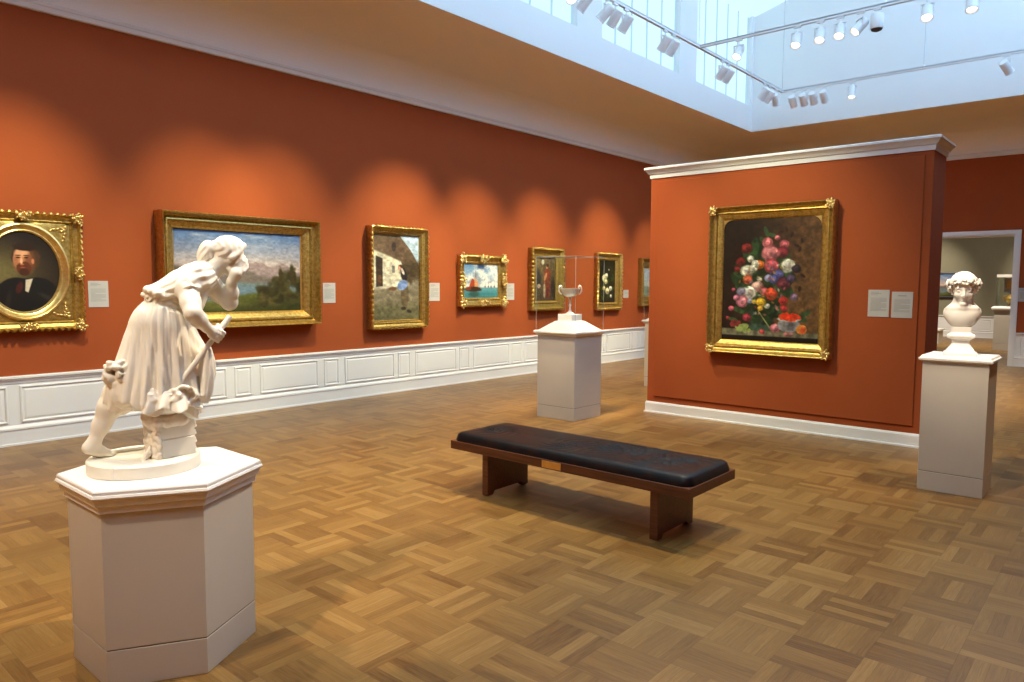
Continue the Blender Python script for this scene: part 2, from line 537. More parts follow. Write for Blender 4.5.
# the olive gallery through the doorway
m = MB(); m.box(-7.5, 0.5, 27.0, 27.25, 0, 4.6); struct(m.build("wall_back_gallery", OLIVE))
m = MB(); m.box(-7.6, -7.45, YF + T, 27.2, 0, 4.6); struct(m.build("wall_back_gallery_left", OLIVE))
m = MB(); m.box(0.4, 0.55, YF + T, 27.2, 0, 4.6); struct(m.build("wall_back_gallery_right", OLIVE))
m = MB(); m.box(-7.6, 0.55, YF + T, 27.2, 4.5, 4.7); struct(m.build("ceiling_back_gallery", CEIL))
fw = MB()
fw.loft([[(-7.4, 27.0 - d, z) for d, z in p], [(0.4, 27.0 - d, z) for d, z in p]])
bo = struct(fw.build("baseboard_back_gallery", WHITE))
xx = -6.6
while xx < -0.5:
    a, b = xx, xx + 0.95
    prof = [(0, -0.002), (0.0, 0.014), (0.015, 0.018), (0.03, 0.002), (0.045, 0.002), (0.06, 0.008)]
    rings = [[(a + t, 27 - 0.012 - d, 0.222 + t), (b - t, 27 - 0.012 - d, 0.222 + t), (b - t, 27 - 0.012 - d, 0.592 - t), (a + t, 27 - 0.012 - d, 0.592 - t)] for t, d in prof]
    MB().loft(rings, False, True).build("panel", WHITE, bo)
    xx += 1.05

#@PAINT
# ------------------------------------------------------------------ painted canvases
def vnoise(x, y, seed=0):
    xi, yi = np.floor(x).astype(int), np.floor(y).astype(int)
    xf, yf = x - xi, y - yi
    xf, yf = xf * xf * (3 - 2 * xf), yf * yf * (3 - 2 * yf)
    def h(a, b):
        v = np.sin(a * 127.1 + b * 311.7 + seed * 74.7) * 43758.5453
        return v - np.floor(v)
    return (h(xi, yi) * (1 - xf) + h(xi + 1, yi) * xf) * (1 - yf) + (h(xi, yi + 1) * (1 - xf) + h(xi + 1, yi + 1) * xf) * yf


def fbm(x, y, s=0):
    return 0.5 * vnoise(x, y, s) + 0.28 * vnoise(x * 2.1, y * 2.1, s + 1) + 0.14 * vnoise(x * 4.3, y * 4.3, s + 2) + 0.08 * vnoise(x * 8.7, y * 8.7, s + 3)


class Paint:
    """x to the right 0..asp, y downwards 0..1"""
    def __init__(self, nx, ny, asp):
        self.asp = asp
        u, v = np.meshgrid(np.linspace(0, asp, nx), np.linspace(0, 1, ny))
        self.x, self.y = u, v
        self.c = np.zeros(u.shape + (3,))

    def blend(self, a, col):
        a = np.clip(a, 0, 1)[..., None]
        self.c = self.c * (1 - a) + np.array(col, float) * a

    def field(self, a, c1, c2):
        a = np.clip(a, 0, 1)[..., None]
        self.c = np.array(c1, float) * (1 - a) + np.array(c2, float) * a

    def ellm(self, cx, cy, rx, ry, rot=0.0, soft=0.15, wob=0.0, seed=0):
        dx, dy = self.x - cx, self.y - cy
        c, s = math.cos(rot), math.sin(rot)
        a, b = dx * c + dy * s, -dx * s + dy * c
        r = np.sqrt((a / rx) ** 2 + (b / ry) ** 2)
        if wob:
            r = r + wob * (fbm(self.x * 14, self.y * 14, seed) - 0.5) * 2
        return np.clip((1 - r) / soft + 0.5, 0, 1)

    def ell(self, cx, cy, rx, ry, col, rot=0.0, soft=0.15, wob=0.0, seed=0, op=1.0):
        self.blend(self.ellm(cx, cy, rx, ry, rot, soft, wob, seed) * op, col)

    def poly(self, pts, col, soft=0.006, op=1.0):
        """convex polygon, clockwise on screen"""
        mk = np.ones_like(self.x)
        for (x0, y0), (x1, y1) in zip(pts, pts[1:] + pts[:1]):
            ex, ey = x1 - x0, y1 - y0
            L = math.hypot(ex, ey)
            d = (ex * (self.y - y0) - ey * (self.x - x0)) / L
            mk = np.minimum(mk, np.clip(d / soft + 0.5, 0, 1))
        self.blend(mk * op, col)

    def below(self, fy, col, soft=0.01, op=1.0):
        self.blend(np.clip((self.y - fy) / soft + 0.5, 0, 1) * op, col)

    def tex(self, amt, sx, sy, seed=0):
        nz = fbm(self.x * sx, self.y * sy, seed) - 0.5
        self.c = self.c * (1 + amt * nz[..., None] * 2)

    def flower(self, cx, cy, r, col, seed=0, petals=3):
        col = np.array(col, float)
        rr = random.Random(seed)
        self.ell(cx, cy, r, r * 0.92, col * 0.72, soft=0.3, wob=0.4, seed=seed)
        for ring in range(petals):
            k = 7 - ring
            rad = r * (0.66 - 0.24 * ring)
            for q in range(k):
                a = 2 * PI * q / k + ring * 0.5 + rr.random() * 0.4
                sh = 0.62 + 0.50 * rr.random() + 0.12 * (-math.sin(a))
                self.ell(cx + rad * math.cos(a), cy + rad * math.sin(a) * 0.9, r * 0.36, r * 0.26, np.minimum(col * sh + 8 * ring, 250), rot=a + PI / 2, soft=0.35)
        self.ell(cx + r * 0.05, cy, r * 0.13, r * 0.11, col * 0.72, soft=0.8)
        self.ell(cx - r * 0.2, cy - r * 0.3, r * 0.5, r * 0.35, np.minimum(col * 1.15 + 12, 252), soft=1.2, op=0.45)
        self.ell(cx + r * 0.3, cy + r * 0.45, r * 0.7, r * 0.4, col * 0.45, soft=1.2, op=0.5)

    def leaf(self, cx, cy, L, a, col):
        self.ell(cx, cy, L, L * 0.36, col, rot=a, soft=0.3)

    def linear(self):
        c = np.clip(self.c, 0, 255) / 255
        return np.where(c <= 0.04045, c / 12.92, ((c + 0.055) / 1.055) ** 2.4)


def p_portrait(P):
    a = P.asp
    P.field(P.ellm(0.18 * a, 0.58, 0.42, 0.36, soft=1.2), (30, 20, 13), (104, 92, 55))
    P.blend(P.ellm(0.9 * a, 0.6, 0.3, 0.4, soft=1.2) * 0.5, (50, 40, 28))
    cx = 0.53 * a
    P.ell(cx - 0.02, 0.985, 0.46, 0.40, (22, 19, 17), soft=0.06, wob=0.03)
    P.ell(cx - 0.13, 0.74, 0.19, 0.16, (24, 20, 18), rot=-0.5, soft=0.1)
    P.ell(cx + 0.16, 0.74, 0.20, 0.16, (25, 22, 19), rot=0.5, soft=0.1)
    P.ell(cx + 0.22, 0.82, 0.10, 0.025, (58, 50, 42), rot=0.5, soft=0.9, op=0.6)
    P.ell(cx - 0.2, 0.86, 0.025, 0.12, (52, 45, 38), rot=0.2, soft=0.9, op=0.5)
    P.poly([(cx - 0.005, 0.60), (cx + 0.075, 0.585), (cx + 0.02, 0.76), (cx - 0.015, 0.74)], (205, 190, 165), 0.012)
    P.ell(cx - 0.075, 0.70, 0.035, 0.075, (66, 27, 18), rot=0.3, soft=0.4)
    P.ell(cx + 0.01, 0.30, 0.150, 0.175, (40, 24, 14), soft=0.2, wob=0.12, seed=3)
    P.ell(cx + 0.10, 0.34, 0.07, 0.12, (72, 50, 30), soft=0.4, wob=0.2, seed=5)
    P.ell(cx - 0.03, 0.35, 0.100, 0.145, (196, 132, 92), soft=0.14)
    P.ell(cx + 0.045, 0.37, 0.055, 0.13, (120, 70, 44), soft=0.9, op=0.9)
    P.ell(cx - 0.10, 0.38, 0.03, 0.10, (150, 92, 60), soft=1.0, op=0.7)
    P.ell(cx - 0.035, 0.265, 0.075, 0.05, (214, 156, 114), soft=0.6)
    P.ell(cx - 0.02, 0.455, 0.082, 0.080, (94, 48, 24), soft=0.2, wob=0.15, seed=9)
    P.ell(cx - 0.015, 0.505, 0.055, 0.045, (66, 34, 18), soft=0.4)
    P.ell(cx - 0.032, 0.425, 0.055, 0.013, (84, 40, 20), soft=0.5)
    P.ell(cx - 0.03, 0.447, 0.028, 0.009, (150, 74, 56), soft=0.6)
    for s in (-0.075, 0.012):
        P.ell(cx + s, 0.325, 0.023, 0.010, (50, 28, 18), soft=0.6)
        P.ell(cx + s, 0.298, 0.032, 0.007, (72, 42, 24), soft=0.6)
    P.ell(cx - 0.042, 0.372, 0.013, 0.042, (232, 176, 134), soft=0.7)
    P.ell(cx - 0.035, 0.41, 0.022, 0.010, (170, 98, 66), soft=0.7)
    P.ell(cx + 0.082, 0.37, 0.016, 0.033, (190, 118, 82), soft=0.5)
    P.ell(cx - 0.01, 0.195, 0.115, 0.045, (42, 26, 16), rot=0.1, soft=0.35, wob=0.15)
    P.tex(0.10, 40, 40)


def p_landscape(P):
    a = P.asp
    P.field(P.y / 0.52, (74, 104, 150), (196, 174, 160))
    cl = fbm(P.x * 3 + 2, P.y * 16, 3)
    P.blend((cl - 0.55) * 2.5 * np.clip(1 - P.y / 0.5, 0, 1), (196, 186, 182))
    P.blend(np.clip((P.y - 0.25) / 0.25, 0, 1) * 0.35, (200, 166, 150))
    x = P.x / a
    mt = 0.54 - 0.11 * np.exp(-((x - 0.14) / 0.09) ** 2) - 0.15 * np.exp(-((x - 0.62) / 0.12) ** 2) - 0.13 * np.exp(-((x - 0.85) / 0.08) ** 2) - 0.05 * fbm(x * 16, P.y * 0, 2)
    P.below(mt, (140, 122, 122), 0.03)
    mt2 = 0.60 - 0.14 * np.exp(-((x - 0.02) / 0.12) ** 2) - 0.10 * np.exp(-((x - 0.50) / 0.14) ** 2) - 0.05 * fbm(x * 22, P.y * 0, 7)
    P.below(mt2, (102, 92, 86), 0.04)
    P.below(0.64 + 0 * x, (96, 110, 112), 0.03)
    P.ell(0.55 * a, 0.76, 0.16 * a, 0.085, (92, 112, 126), soft=0.6)
    gr = 0.80 + 0.08 * np.sin(x * 5 + 1) + 0.05 * fbm(x * 9, P.y * 3, 5) - 0.12 * np.clip(x - 0.7, 0, 1)
    P.below(gr, (78, 82, 36), 0.04)
    P.below(gr + 0.10, (54, 56, 26), 0.12)
    for q in range(80):
        rr = random.Random(q)
        t = rr.random()
        cx = (0.64 + 0.40 * t) * a
        top = 0.70 - 0.16 * math.sin(min(1, t * 1.6) * PI / 2) + 0.05 * math.sin(9 * t)
        cy = top + (0.90 - top) * rr.random() ** 1.3
        g = 0.6 + 0.7 * rr.random()
        P.ell(cx, cy, 0.035 + 0.03 * rr.random(), 0.035 + 0.02 * rr.random(), (62 * g, 56 * g, 28 * g), soft=1.0, wob=0.5, seed=q, op=0.85)
    for cx, h in ((0.825, 0.20), (0.925, 0.24), (0.95, 0.2)):
        P.ell(cx * a, 0.66 - h / 2, 0.030, h * 0.6, (58, 50, 24), soft=0.7, wob=0.6, seed=int(cx * 90))
    P.ell(0.3 * a, 0.9, 0.25 * a, 0.05, (96, 92, 44), soft=0.9, op=0.6)
    P.tex(0.22, 26, 50, 4)


def p_cottage(P):
    a = P.asp
    P.field(P.y, (186, 176, 160), (108, 98, 76))
    P.poly([(0.6 * a, -0.02), (1.02 * a, -0.02), (1.02 * a, 0.42), (0.8 * a, 0.30)], (172, 190, 208))
    P.poly([(-0.02, -0.02), (0.55 * a, -0.02), (0.82 * a, 0.16), (1.02 * a, 0.36), (1.02 * a, 0.42), (-0.02, 0.20)], (102, 82, 62), 0.01)
    P.ell(0.46 * a, 0.14, 0.22 * a, 0.10, (92, 72, 56), rot=0.3, soft=0.4, wob=0.2)
    P.ell(0.45 * a, 0.13, 0.05 * a, 0.055, (56, 46, 40), soft=0.3)
    P.poly([(-0.02, 0.16), (0.6 * a, 0.30), (0.72 * a, 0.52), (0.62 * a, 0.60), (-0.02, 0.66)], (206, 196, 172), 0.02)
    P.poly([(0.07 * a, 0.24), (0.21 * a, 0.27), (0.21 * a, 0.60), (0.07 * a, 0.61)], (62, 50, 40), 0.01)
    P.ell(0.15 * a, 0.52, 0.05 * a, 0.05, (96, 66, 44), soft=0.4)
    P.poly([(0.41 * a, 0.35), (0.47 * a, 0.36), (0.47 * a, 0.44), (0.41 * a, 0.44)], (108, 104, 98), 0.01)
    P.ell(0.8 * a, 0.42, 0.22 * a, 0.15, (74, 60, 42), soft=0.4, wob=0.4, seed=2)
    P.below(0.60 + 0.06 * fbm(P.x * 5, P.y, 4), (128, 116, 94), 0.06)
    P.below(0.78 + 0.05 * fbm(P.x * 5, P.y, 8), (104, 98, 70), 0.1)
    P.ell(0.42 * a, 0.63, 0.08 * a, 0.025, (96, 64, 44), soft=0.5, wob=0.3)
    fx = 0.64 * a
    P.ell(fx - 0.035, 0.375, 0.035, 0.035, (84, 50, 36), soft=0.2)
    P.ell(fx - 0.05, 0.385, 0.020, 0.024, (206, 150, 120), soft=0.3)
    P.ell(fx + 0.02, 0.46, 0.05, 0.085, (48, 40, 38), rot=-0.25, soft=0.2)
    P.ell(fx + 0.0, 0.42, 0.018, 0.045, (222, 205, 190), rot=-0.5, soft=0.4)
    P.ell(fx + 0.03, 0.70, 0.062, 0.17, (102, 86, 62), soft=0.2)
    P.ell(fx - 0.005, 0.585, 0.085, 0.058, (116, 138, 184), rot=-0.35, soft=0.15)
    P.ell(fx + 0.01, 0.868, 0.04, 0.02, (52, 40, 34), soft=0.3)
    P.ell(fx + 0.10, 0.905, 0.04, 0.018, (50, 38, 32), rot=0.2, soft=0.3)
    P.tex(0.35, 22, 34, 6)


def p_ships(P):
    a = P.asp
    P.field(P.y / 0.7, (98, 142, 186), (206, 206, 196))
    P.blend((fbm(P.x * 4, P.y * 5, 3) - 0.42) * 5, (228, 226, 218))
    P.blend((fbm(P.x * 4 + 5, P.y * 6, 9) - 0.58) * 5, (150, 160, 170))
    P.below(0.70, (96, 154, 160), 0.02)
    P.below(0.80 + 0.05 * fbm(P.x * 6, P.y * 3, 1), (64, 126, 132), 0.12)
    P.poly([(0.34 * a, 0.18), (0.352 * a, 0.18), (0.355 * a, 0.7), (0.34 * a, 0.7)], (70, 50, 36), 0.006)
    P.poly([(0.23 * a, 0.42), (0.30 * a, 0.46), (0.32 * a, 0.72), (0.15 * a, 0.68)], (168, 66, 36), 0.02)
    P.poly([(0.33 * a, 0.36), (0.42 * a, 0.60), (0.40 * a, 0.70), (0.30 * a, 0.68)], (208, 146, 96), 0.02)
    P.ell(0.27 * a, 0.75, 0.24 * a, 0.075, (60, 42, 30), soft=0.25, wob=0.2)
    P.ell(0.13 * a, 0.73, 0.08 * a, 0.05, (126, 60, 36), soft=0.4)
    P.ell(0.29 * a, 0.90, 0.15 * a, 0.08, (52, 84, 80), soft=0.6)
    for q in (0.62, 0.72, 0.80, 0.9):
        P.ell(q * a, 0.675, 0.035, 0.035, (122, 116, 120), soft=0.5)
        P.poly([(q * a, 0.52), (q * a + 0.008, 0.52), (q * a + 0.008, 0.7), (q * a, 0.7)], (120, 104, 100), 0.008)
    P.tex(0.18, 24, 50, 5)


def p_figure(P):
    a = P.asp
    P.field(P.y, (128, 104, 70), (66, 52, 40))
    P.blend((fbm(P.x * 8, P.y * 6, 3) - 0.45) * 4, (74, 66, 48))
    P.ell(0.40 * a, 0.10, 0.07 * a, 0.06, (216, 208, 186), soft=0.4, wob=0.3)
    P.ell(0.2 * a, 0.5, 0.12 * a, 0.16, (54, 50, 46), soft=0.5, wob=0.3)
    P.ell(0.2 * a, 0.66, 0.08 * a, 0.05, (176, 148, 126), soft=0.6, wob=0.4)
    P.ell(0.62 * a, 0.66, 0.17 * a, 0.34, (112, 58, 40), soft=0.2, wob=0.1)
    P.ell(0.62 * a, 0.38, 0.17 * a, 0.14, (126, 58, 38), soft=0.2)
    P.ell(0.53 * a, 0.44, 0.05 * a, 0.10, (196, 140, 100), rot=0.5, soft=0.4)
    P.ell(0.60 * a, 0.21, 0.06 * a, 0.05, (196, 138, 100), soft=0.2)
    P.ell(0.63 * a, 0.175, 0.07 * a, 0.04, (62, 38, 26), soft=0.3)
    P.ell(0.48 * a, 0.78, 0.05 * a, 0.20, (172, 148, 122), soft=0.5)
    P.ell(0.62 * a, 0.85, 0.05 * a, 0.16, (92, 40, 44), soft=0.5)
    P.ell(0.9 * a, 0.68, 0.10 * a, 0.2, (50, 42, 38), soft=0.5, wob=0.3)
    P.below(0.93, (78, 62, 48), 0.05)
    P.tex(0.3, 24, 30, 6)


def p_blossom(P):
    a = P.asp
    P.field(P.y, (28, 30, 18), (38, 30, 22))
    P.blend((fbm(P.x * 6, P.y * 6, 3) - 0.5) * 3, (52, 50, 28))
    for q in range(16):
        rr = random.Random(q + 50)
        P.leaf((0.1 + 0.8 * rr.random()) * a, 0.35 + 0.55 * rr.random(), 0.08, rr.random() * 6, (50, 66, 30))
    for cx, cy, r, c in ((0.32, 0.42, 0.10, (238, 226, 180)), (0.45, 0.36, 0.06, (240, 232, 196)), (0.3, 0.66, 0.06, (226, 196, 128)), (0.52, 0.72, 0.085, (236, 222, 170)), (0.72, 0.66, 0.06, (240, 236, 214)), (0.75, 0.85, 0.045, (226, 220, 200)), (0.6, 0.22, 0.025, (220, 216, 190)), (0.42, 0.50, 0.06, (244, 226, 160))):
        P.flower(cx * a, cy, r, c, seed=int(cx * 100), petals=2)


def p_pale(P):
    P.field(P.y, (158, 170, 188), (190, 186, 170))
    P.below(0.62 + 0.1 * fbm(P.x * 5, P.y, 3), (120, 128, 112), 0.05)
    P.tex(0.2, 14, 20, 4)


def p_bouquet(P):
    a = P.asp
    P.field((P.x / a - 0.25) / 0.7 + 0.15 * (fbm(P.x * 2, P.y * 2, 3) - 0.5), (30, 19, 14), (92, 62, 36))
    P.blend(P.ellm(0.95 * a, 0.72, 0.5, 0.35, soft=1.2) * 0.5, (124, 90, 54))
    P.below(0.905 + 0.02 * P.x, (112, 108, 86), 0.012)
    P.tex(0.2, 20, 20, 3)
    P.below(0.962, (22, 17, 14), 0.008)
    S = 440.0
    def q(x, y): return ((x - 118) / S, (y - 140) / S)
    vx, vy = q(265, 492)
    P.ell(vx, vy, 0.115, 0.105, (44, 58, 48), soft=0.15)
    P.ell(vx, vy + 0.09, 0.10, 0.03, (62, 86, 70), soft=0.4)
    P.ell(vx - 0.04, vy - 0.02, 0.02, 0.06, (118, 140, 124), soft=0.8, op=0.7)
    rr = random.Random(8)
    for k in range(120):
        t = rr.random()
        ang = rr.random() * 2 * PI
        rad = rr.random() ** 0.6
        cx, cy = q(272 + 105 * rad * math.cos(ang), 365 + 150 * rad * math.sin(ang))
        g = 0.6 + 0.8 * rr.random()
        P.leaf(cx, cy, 0.045 + 0.03 * rr.random(), rr.random() * PI, (34 * g, 52 * g, 28 * g))
    for x, y, L, an in ((278, 188, 22, 1.2), (302, 200, 18, 0.4), (400, 490, 34, 0.4), (420, 480, 26, -0.5), (340, 470, 28, 0.6), (180, 470, 26, 0.4), (160, 505, 20, 0.2)):
        P.leaf(*q(x, y), L / S, an, (52, 74, 44))
    FL = [(205, 243, 19, (126, 34, 30)), (185, 292, 17, (118, 30, 28)), (172, 320, 12, (110, 32, 30)), (283, 226, 20, (214, 110, 118)), (318, 210, 10, (214, 110, 120)), (345, 233, 15, (196, 92, 104)),
          (338, 262, 20, (112, 34, 44)), (295, 264, 29, (226, 128, 134)), (300, 312, 25, (208, 84, 96)), (257, 304, 17, (224, 112, 40)), (222, 284, 13, (226, 222, 200)), (240, 300, 14, (232, 226, 204)), (212, 326, 22, (224, 220, 196)), (232, 318, 16, (236, 230, 206)),
          (360, 308, 24, (232, 226, 206)), (388, 320, 15, (52, 38, 52)), (325, 340, 20, (92, 92, 160)), (310, 356, 18, (78, 80, 148)), (290, 352, 14, (150, 150, 190)), (213, 358, 19, (212, 92, 58)), (257, 356, 9, (234, 228, 200)), (345, 372, 22, (110, 44, 58)), (370, 355, 16, (84, 66, 96)),
          (250, 384, 21, (226, 170, 160)), (218, 406, 27, (240, 226, 206)), (276, 402, 15, (222, 106, 116)), (300, 408, 23, (216, 70, 38)), (188, 402, 16, (150, 140, 172)), (193, 438, 23, (222, 122, 142)), (172, 425, 12, (206, 120, 150)), (225, 436, 10, (150, 160, 196)), (265, 440, 17, (228, 178, 40)), (240, 438, 9, (230, 190, 80)), (262, 463, 10, (222, 170, 48)), (290, 453, 9, (226, 222, 214)), (345, 432, 16, (178, 44, 38)), (348, 460, 12, (160, 40, 40)), (383, 420, 13, (130, 100, 130)), (152, 465, 11, (202, 90, 110)), (215, 497, 14, (176, 60, 76)), (140, 500, 7, (160, 50, 60)),
          (320, 532, 18, (226, 128, 138)), (272, 546, 10, (220, 80, 84)), (360, 552, 8, (222, 130, 128)), (376, 552, 8, (222, 140, 132)), (160, 395, 7, (150, 60, 80))]
    for i, (x, y, r, c) in enumerate(FL):
        P.flower(*q(x, y), r / S * 1.05, c, seed=i)
    for k in range(70):
        ang, rad = rr.random() * 2 * PI, rr.random() ** 0.5
        cx, cy = q(268 + 92 * rad * math.cos(ang), 385 + 105 * rad * math.sin(ang))
        c_ = rr.choice([(206, 110, 120), (170, 50, 44), (222, 214, 190), (120, 110, 150), (60, 84, 48), (70, 96, 52), (214, 150, 70)])
        P.ell(cx, cy, 0.014, 0.008, c_, rot=rr.random() * 3, soft=0.8, op=0.6)
    for x, y in ((405, 222), (398, 252), (370, 200), (350, 182), (330, 190), (388, 240), (412, 345), (402, 390)):
        P.ell(*q(x, y), 0.022, 0.012, (40, 18, 18), rot=rr.random() * 3, soft=0.4)
    bx, by = q(368, 520)
    P.ell(bx, by, 0.092, 0.058, (142, 140, 142), soft=0.15)
    P.ell(bx + 0.02, by + 0.01, 0.03, 0.04, (96, 92, 98), soft=0.8)
    P.ell(bx, q(0, 498)[1], 0.095, 0.022, (176, 174, 172), soft=0.2)
    for k in range(44):
        an, rd = rr.random() * 2 * PI, rr.random() ** 0.5
        cx, cy = q(369 + 36 * rd * math.cos(an), 491 + 13 * rd * math.sin(an))
        P.ell(cx, cy, 0.016, 0.014, (200 + 30 * rr.random(), 44 + 30 * rr.random(), 28), soft=0.4)
    P.ell(*q(413, 533), 0.042, 0.038, (222, 140, 62), soft=0.15)
    P.ell(*q(418, 536), 0.02, 0.026, (190, 70, 40), soft=0.8)
    for k in range(26):
        cx, cy = q(200 + rr.uniform(-24, 24), 537 + rr.uniform(-11, 10))
        P.ell(cx, cy, 0.016, 0.016, (134, 150, 82), soft=0.4)
        cx, cy = q(172 + rr.uniform(-18, 16), 521 + rr.uniform(-10, 9))
        P.ell(cx, cy, 0.013, 0.013, (118, 44, 44), soft=0.4)
    P.poly([q(254, 472), q(258, 472), q(302, 530), q(298, 532)], (150, 146, 96), 0.006)
    P.tex(0.42, 34, 34, 12)
    P.c *= 0.90


def canvas_mesh(w, h, painter, nlong=150, oval=False):
    nx = max(24, int(nlong * w / max(w, h)))
    ny = max(24, int(nlong * h / max(w, h)))
    P = Paint(nx, ny, w / h)
    painter(P)
    col = P.linear().reshape(-1, 3)
    X = (P.x / P.asp - 0.5) * w
    Zc = (0.5 - P.y) * h
    if oval:                                   # squeeze the square grid on to the disc
        s, t = X / (w / 2), Zc / (h / 2)
        d = np.sqrt(np.maximum(1 - t ** 2 / 2, 0)), np.sqrt(np.maximum(1 - s ** 2 / 2, 0))
        ox, oz = s * d[0], t * d[1]
        P2 = Paint(nx, ny, w / h)
        P2.x, P2.y = (ox / 2 + 0.5) * P.asp, 0.5 - oz / 2
        P2.c = np.zeros(P2.x.shape + (3,))
        painter(P2)
        col = P2.linear().reshape(-1, 3)
        X, Zc = ox * w / 2, oz * h / 2
    vs = np.stack([X.ravel(), np.zeros(X.size), Zc.ravel()], 1)
    idx = np.arange(nx * ny).reshape(ny, nx)
    fs = np.stack([idx[:-1, :-1], idx[1:, :-1], idx[1:, 1:], idx[:-1, 1:]], -1).reshape(-1, 4)
    me = bpy.data.meshes.new("canvas")
    me.from_pydata(vs.tolist(), [], fs.tolist())
    ca = me.color_attributes.new("paint", "FLOAT_COLOR", "POINT")
    ca.data.foreach_set("color", np.concatenate([col, np.ones((len(col), 1))], 1).astype(np.float32).ravel())
    me.update()
    return me


def leaf_spray(m, c, size, ang0, span, n, depth, y0):
    """carved acanthus spray in the x-z plane, front towards -y"""
    for i in range(n):
        a = ang0 + span * (i / max(n - 1, 1) - 0.5)
        for k, (t, w) in enumerate(((0.30, 0.17), (0.58, 0.15), (0.82, 0.10))):
            rr = size * t
            px, pz = c[0] + rr * math.cos(a), c[1] + rr * math.sin(a)
            R = Matrix.Rotation(-a, 3, "Y") @ Matrix.Rotation(0.25 * (k - 1), 3, "Z")
            m.ell((px, y0 - depth * (0.5 + 0.25 * (k == 1)), pz), (size * 0.20, depth * 0.55, size * w), R, 7, 5)
    m.ell((c[0], y0 - depth * 0.9, c[1]), (size * 0.16, depth * 0.6, size * 0.16), None, 8, 6)


def scroll_cluster(m, c, sx, sz, depth, y0, n, seed):
    """compact carved cluster of curls and leaf tips"""
    rr = random.Random(seed)
    m.ell((c[0], y0 - depth * 0.2, c[1]), (sx * 0.62, depth * 0.7, sz * 0.62), None, 10, 7)
    for i in range(n):
        a, d = 2 * PI * i / n * 2.4 + rr.random(), 0.25 + 0.65 * ((i + 0.5) / n)
        R = Matrix.Rotation(rr.random() * 3, 3, "Y")
        k = 0.30 - 0.14 * d
        s_ = min(sx, sz)
        m.ell((c[0] + sx * d * math.cos(a), y0 - depth * (0.95 - 0.5 * d), c[1] + sz * d * math.sin(a)), (s_ * k * 1.4, depth * 0.55, s_ * k * 0.8), R, 7, 5)


def moulding(w, h, fw, prof, lam, leafamp, seg=0.02):
    """swept picture-frame moulding; prof rows: (t 0 outer..1 inner, depth m, carve 0..1, outward carve)"""
    m = MB()
    mp = len(prof)
    def ring_pt(side, s, t):
        o = fw * t
        x0, x1, z0, z1 = -w / 2 + o, w / 2 - o, -h / 2 + o, h / 2 - o
        if side == 0: return x0 + (x1 - x0) * s, z0
        if side == 1: return x1, z0 + (z1 - z0) * s
        if side == 2: return x1 + (x0 - x1) * s, z1
        return x0, z1 + (z0 - z1) * s
    nrm = ((0, -1), (1, 0), (0, 1), (-1, 0))
    for side in range(4):
        L = w if side % 2 == 0 else h
        n_ = max(8, int(L / seg))
        nl = max(2, round(L / lam))
        vs, fs = [], []
        for i in range(n_ + 1):
            s = i / n_
            ph = abs(math.sin(PI * nl * s))
            lf = ph ** 0.6
            edge = min(1, min(s, 1 - s) * 14)
            for (t, d, cv, ov) in prof:
                x, z = ring_pt(side, s, t)
                k = leafamp * cv * (lf - 0.55) * edge
                x += nrm[side][0] * leafamp * ov * (lf - 0.4) * edge
                z += nrm[side][1] * leafamp * ov * (lf - 0.4) * edge
                vs.append((x, -(d + k), z))
        for i in range(n_):
            for j in range(mp - 1):
                a = i * mp + j
                fs.append((a, a + mp, a + mp + 1, a + 1))
        m.add(vs, fs)
    return m


PROF_LEAF = [(0, 0, 0, 0), (0, 0.05, 0, 0.3), (0.0, 0.082, .4, 1), (0.06, 0.10, 1, .8), (0.16, 0.104, 1, .3), (0.24, 0.088, .6, 0), (0.30, 0.066, 0, 0), (0.36, 0.062, 0, 0), (0.44, 0.060, 0, 0), (0.58, 0.050, 0, 0), (0.70, 0.046, 0, 0), (0.72, 0.054, 0, 0), (0.80, 0.056, .3, 0), (0.84, 0.048, 0, 0), (0.92, 0.044, 0, 0), (1.0, 0.030, 0, 0), (1.0, 0.018, 0, 0)]
PROF_STEP = [(0, 0, 0, 0), (0, 0.085, 0, 0), (0.02, 0.112, .3, .3), (0.07, 0.122, .6, .2), (0.13, 0.116, .3, 0), (0.16, 0.100, 0, 0), (0.22, 0.082, 0, 0), (0.32, 0.066, 0, 0), (0.40, 0.060, 0, 0), (0.42, 0.070, 0, 0), (0.50, 0.072, 0, 0), (0.55, 0.062, 0, 0), (0.57, 0.052, 0, 0), (0.66, 0.050, .5, 0), (0.72, 0.044, 0, 0), (0.78, 0.040, 0, 0), (0.98, 0.026, 0, 0), (1.0, 0.016, 0, 0)]


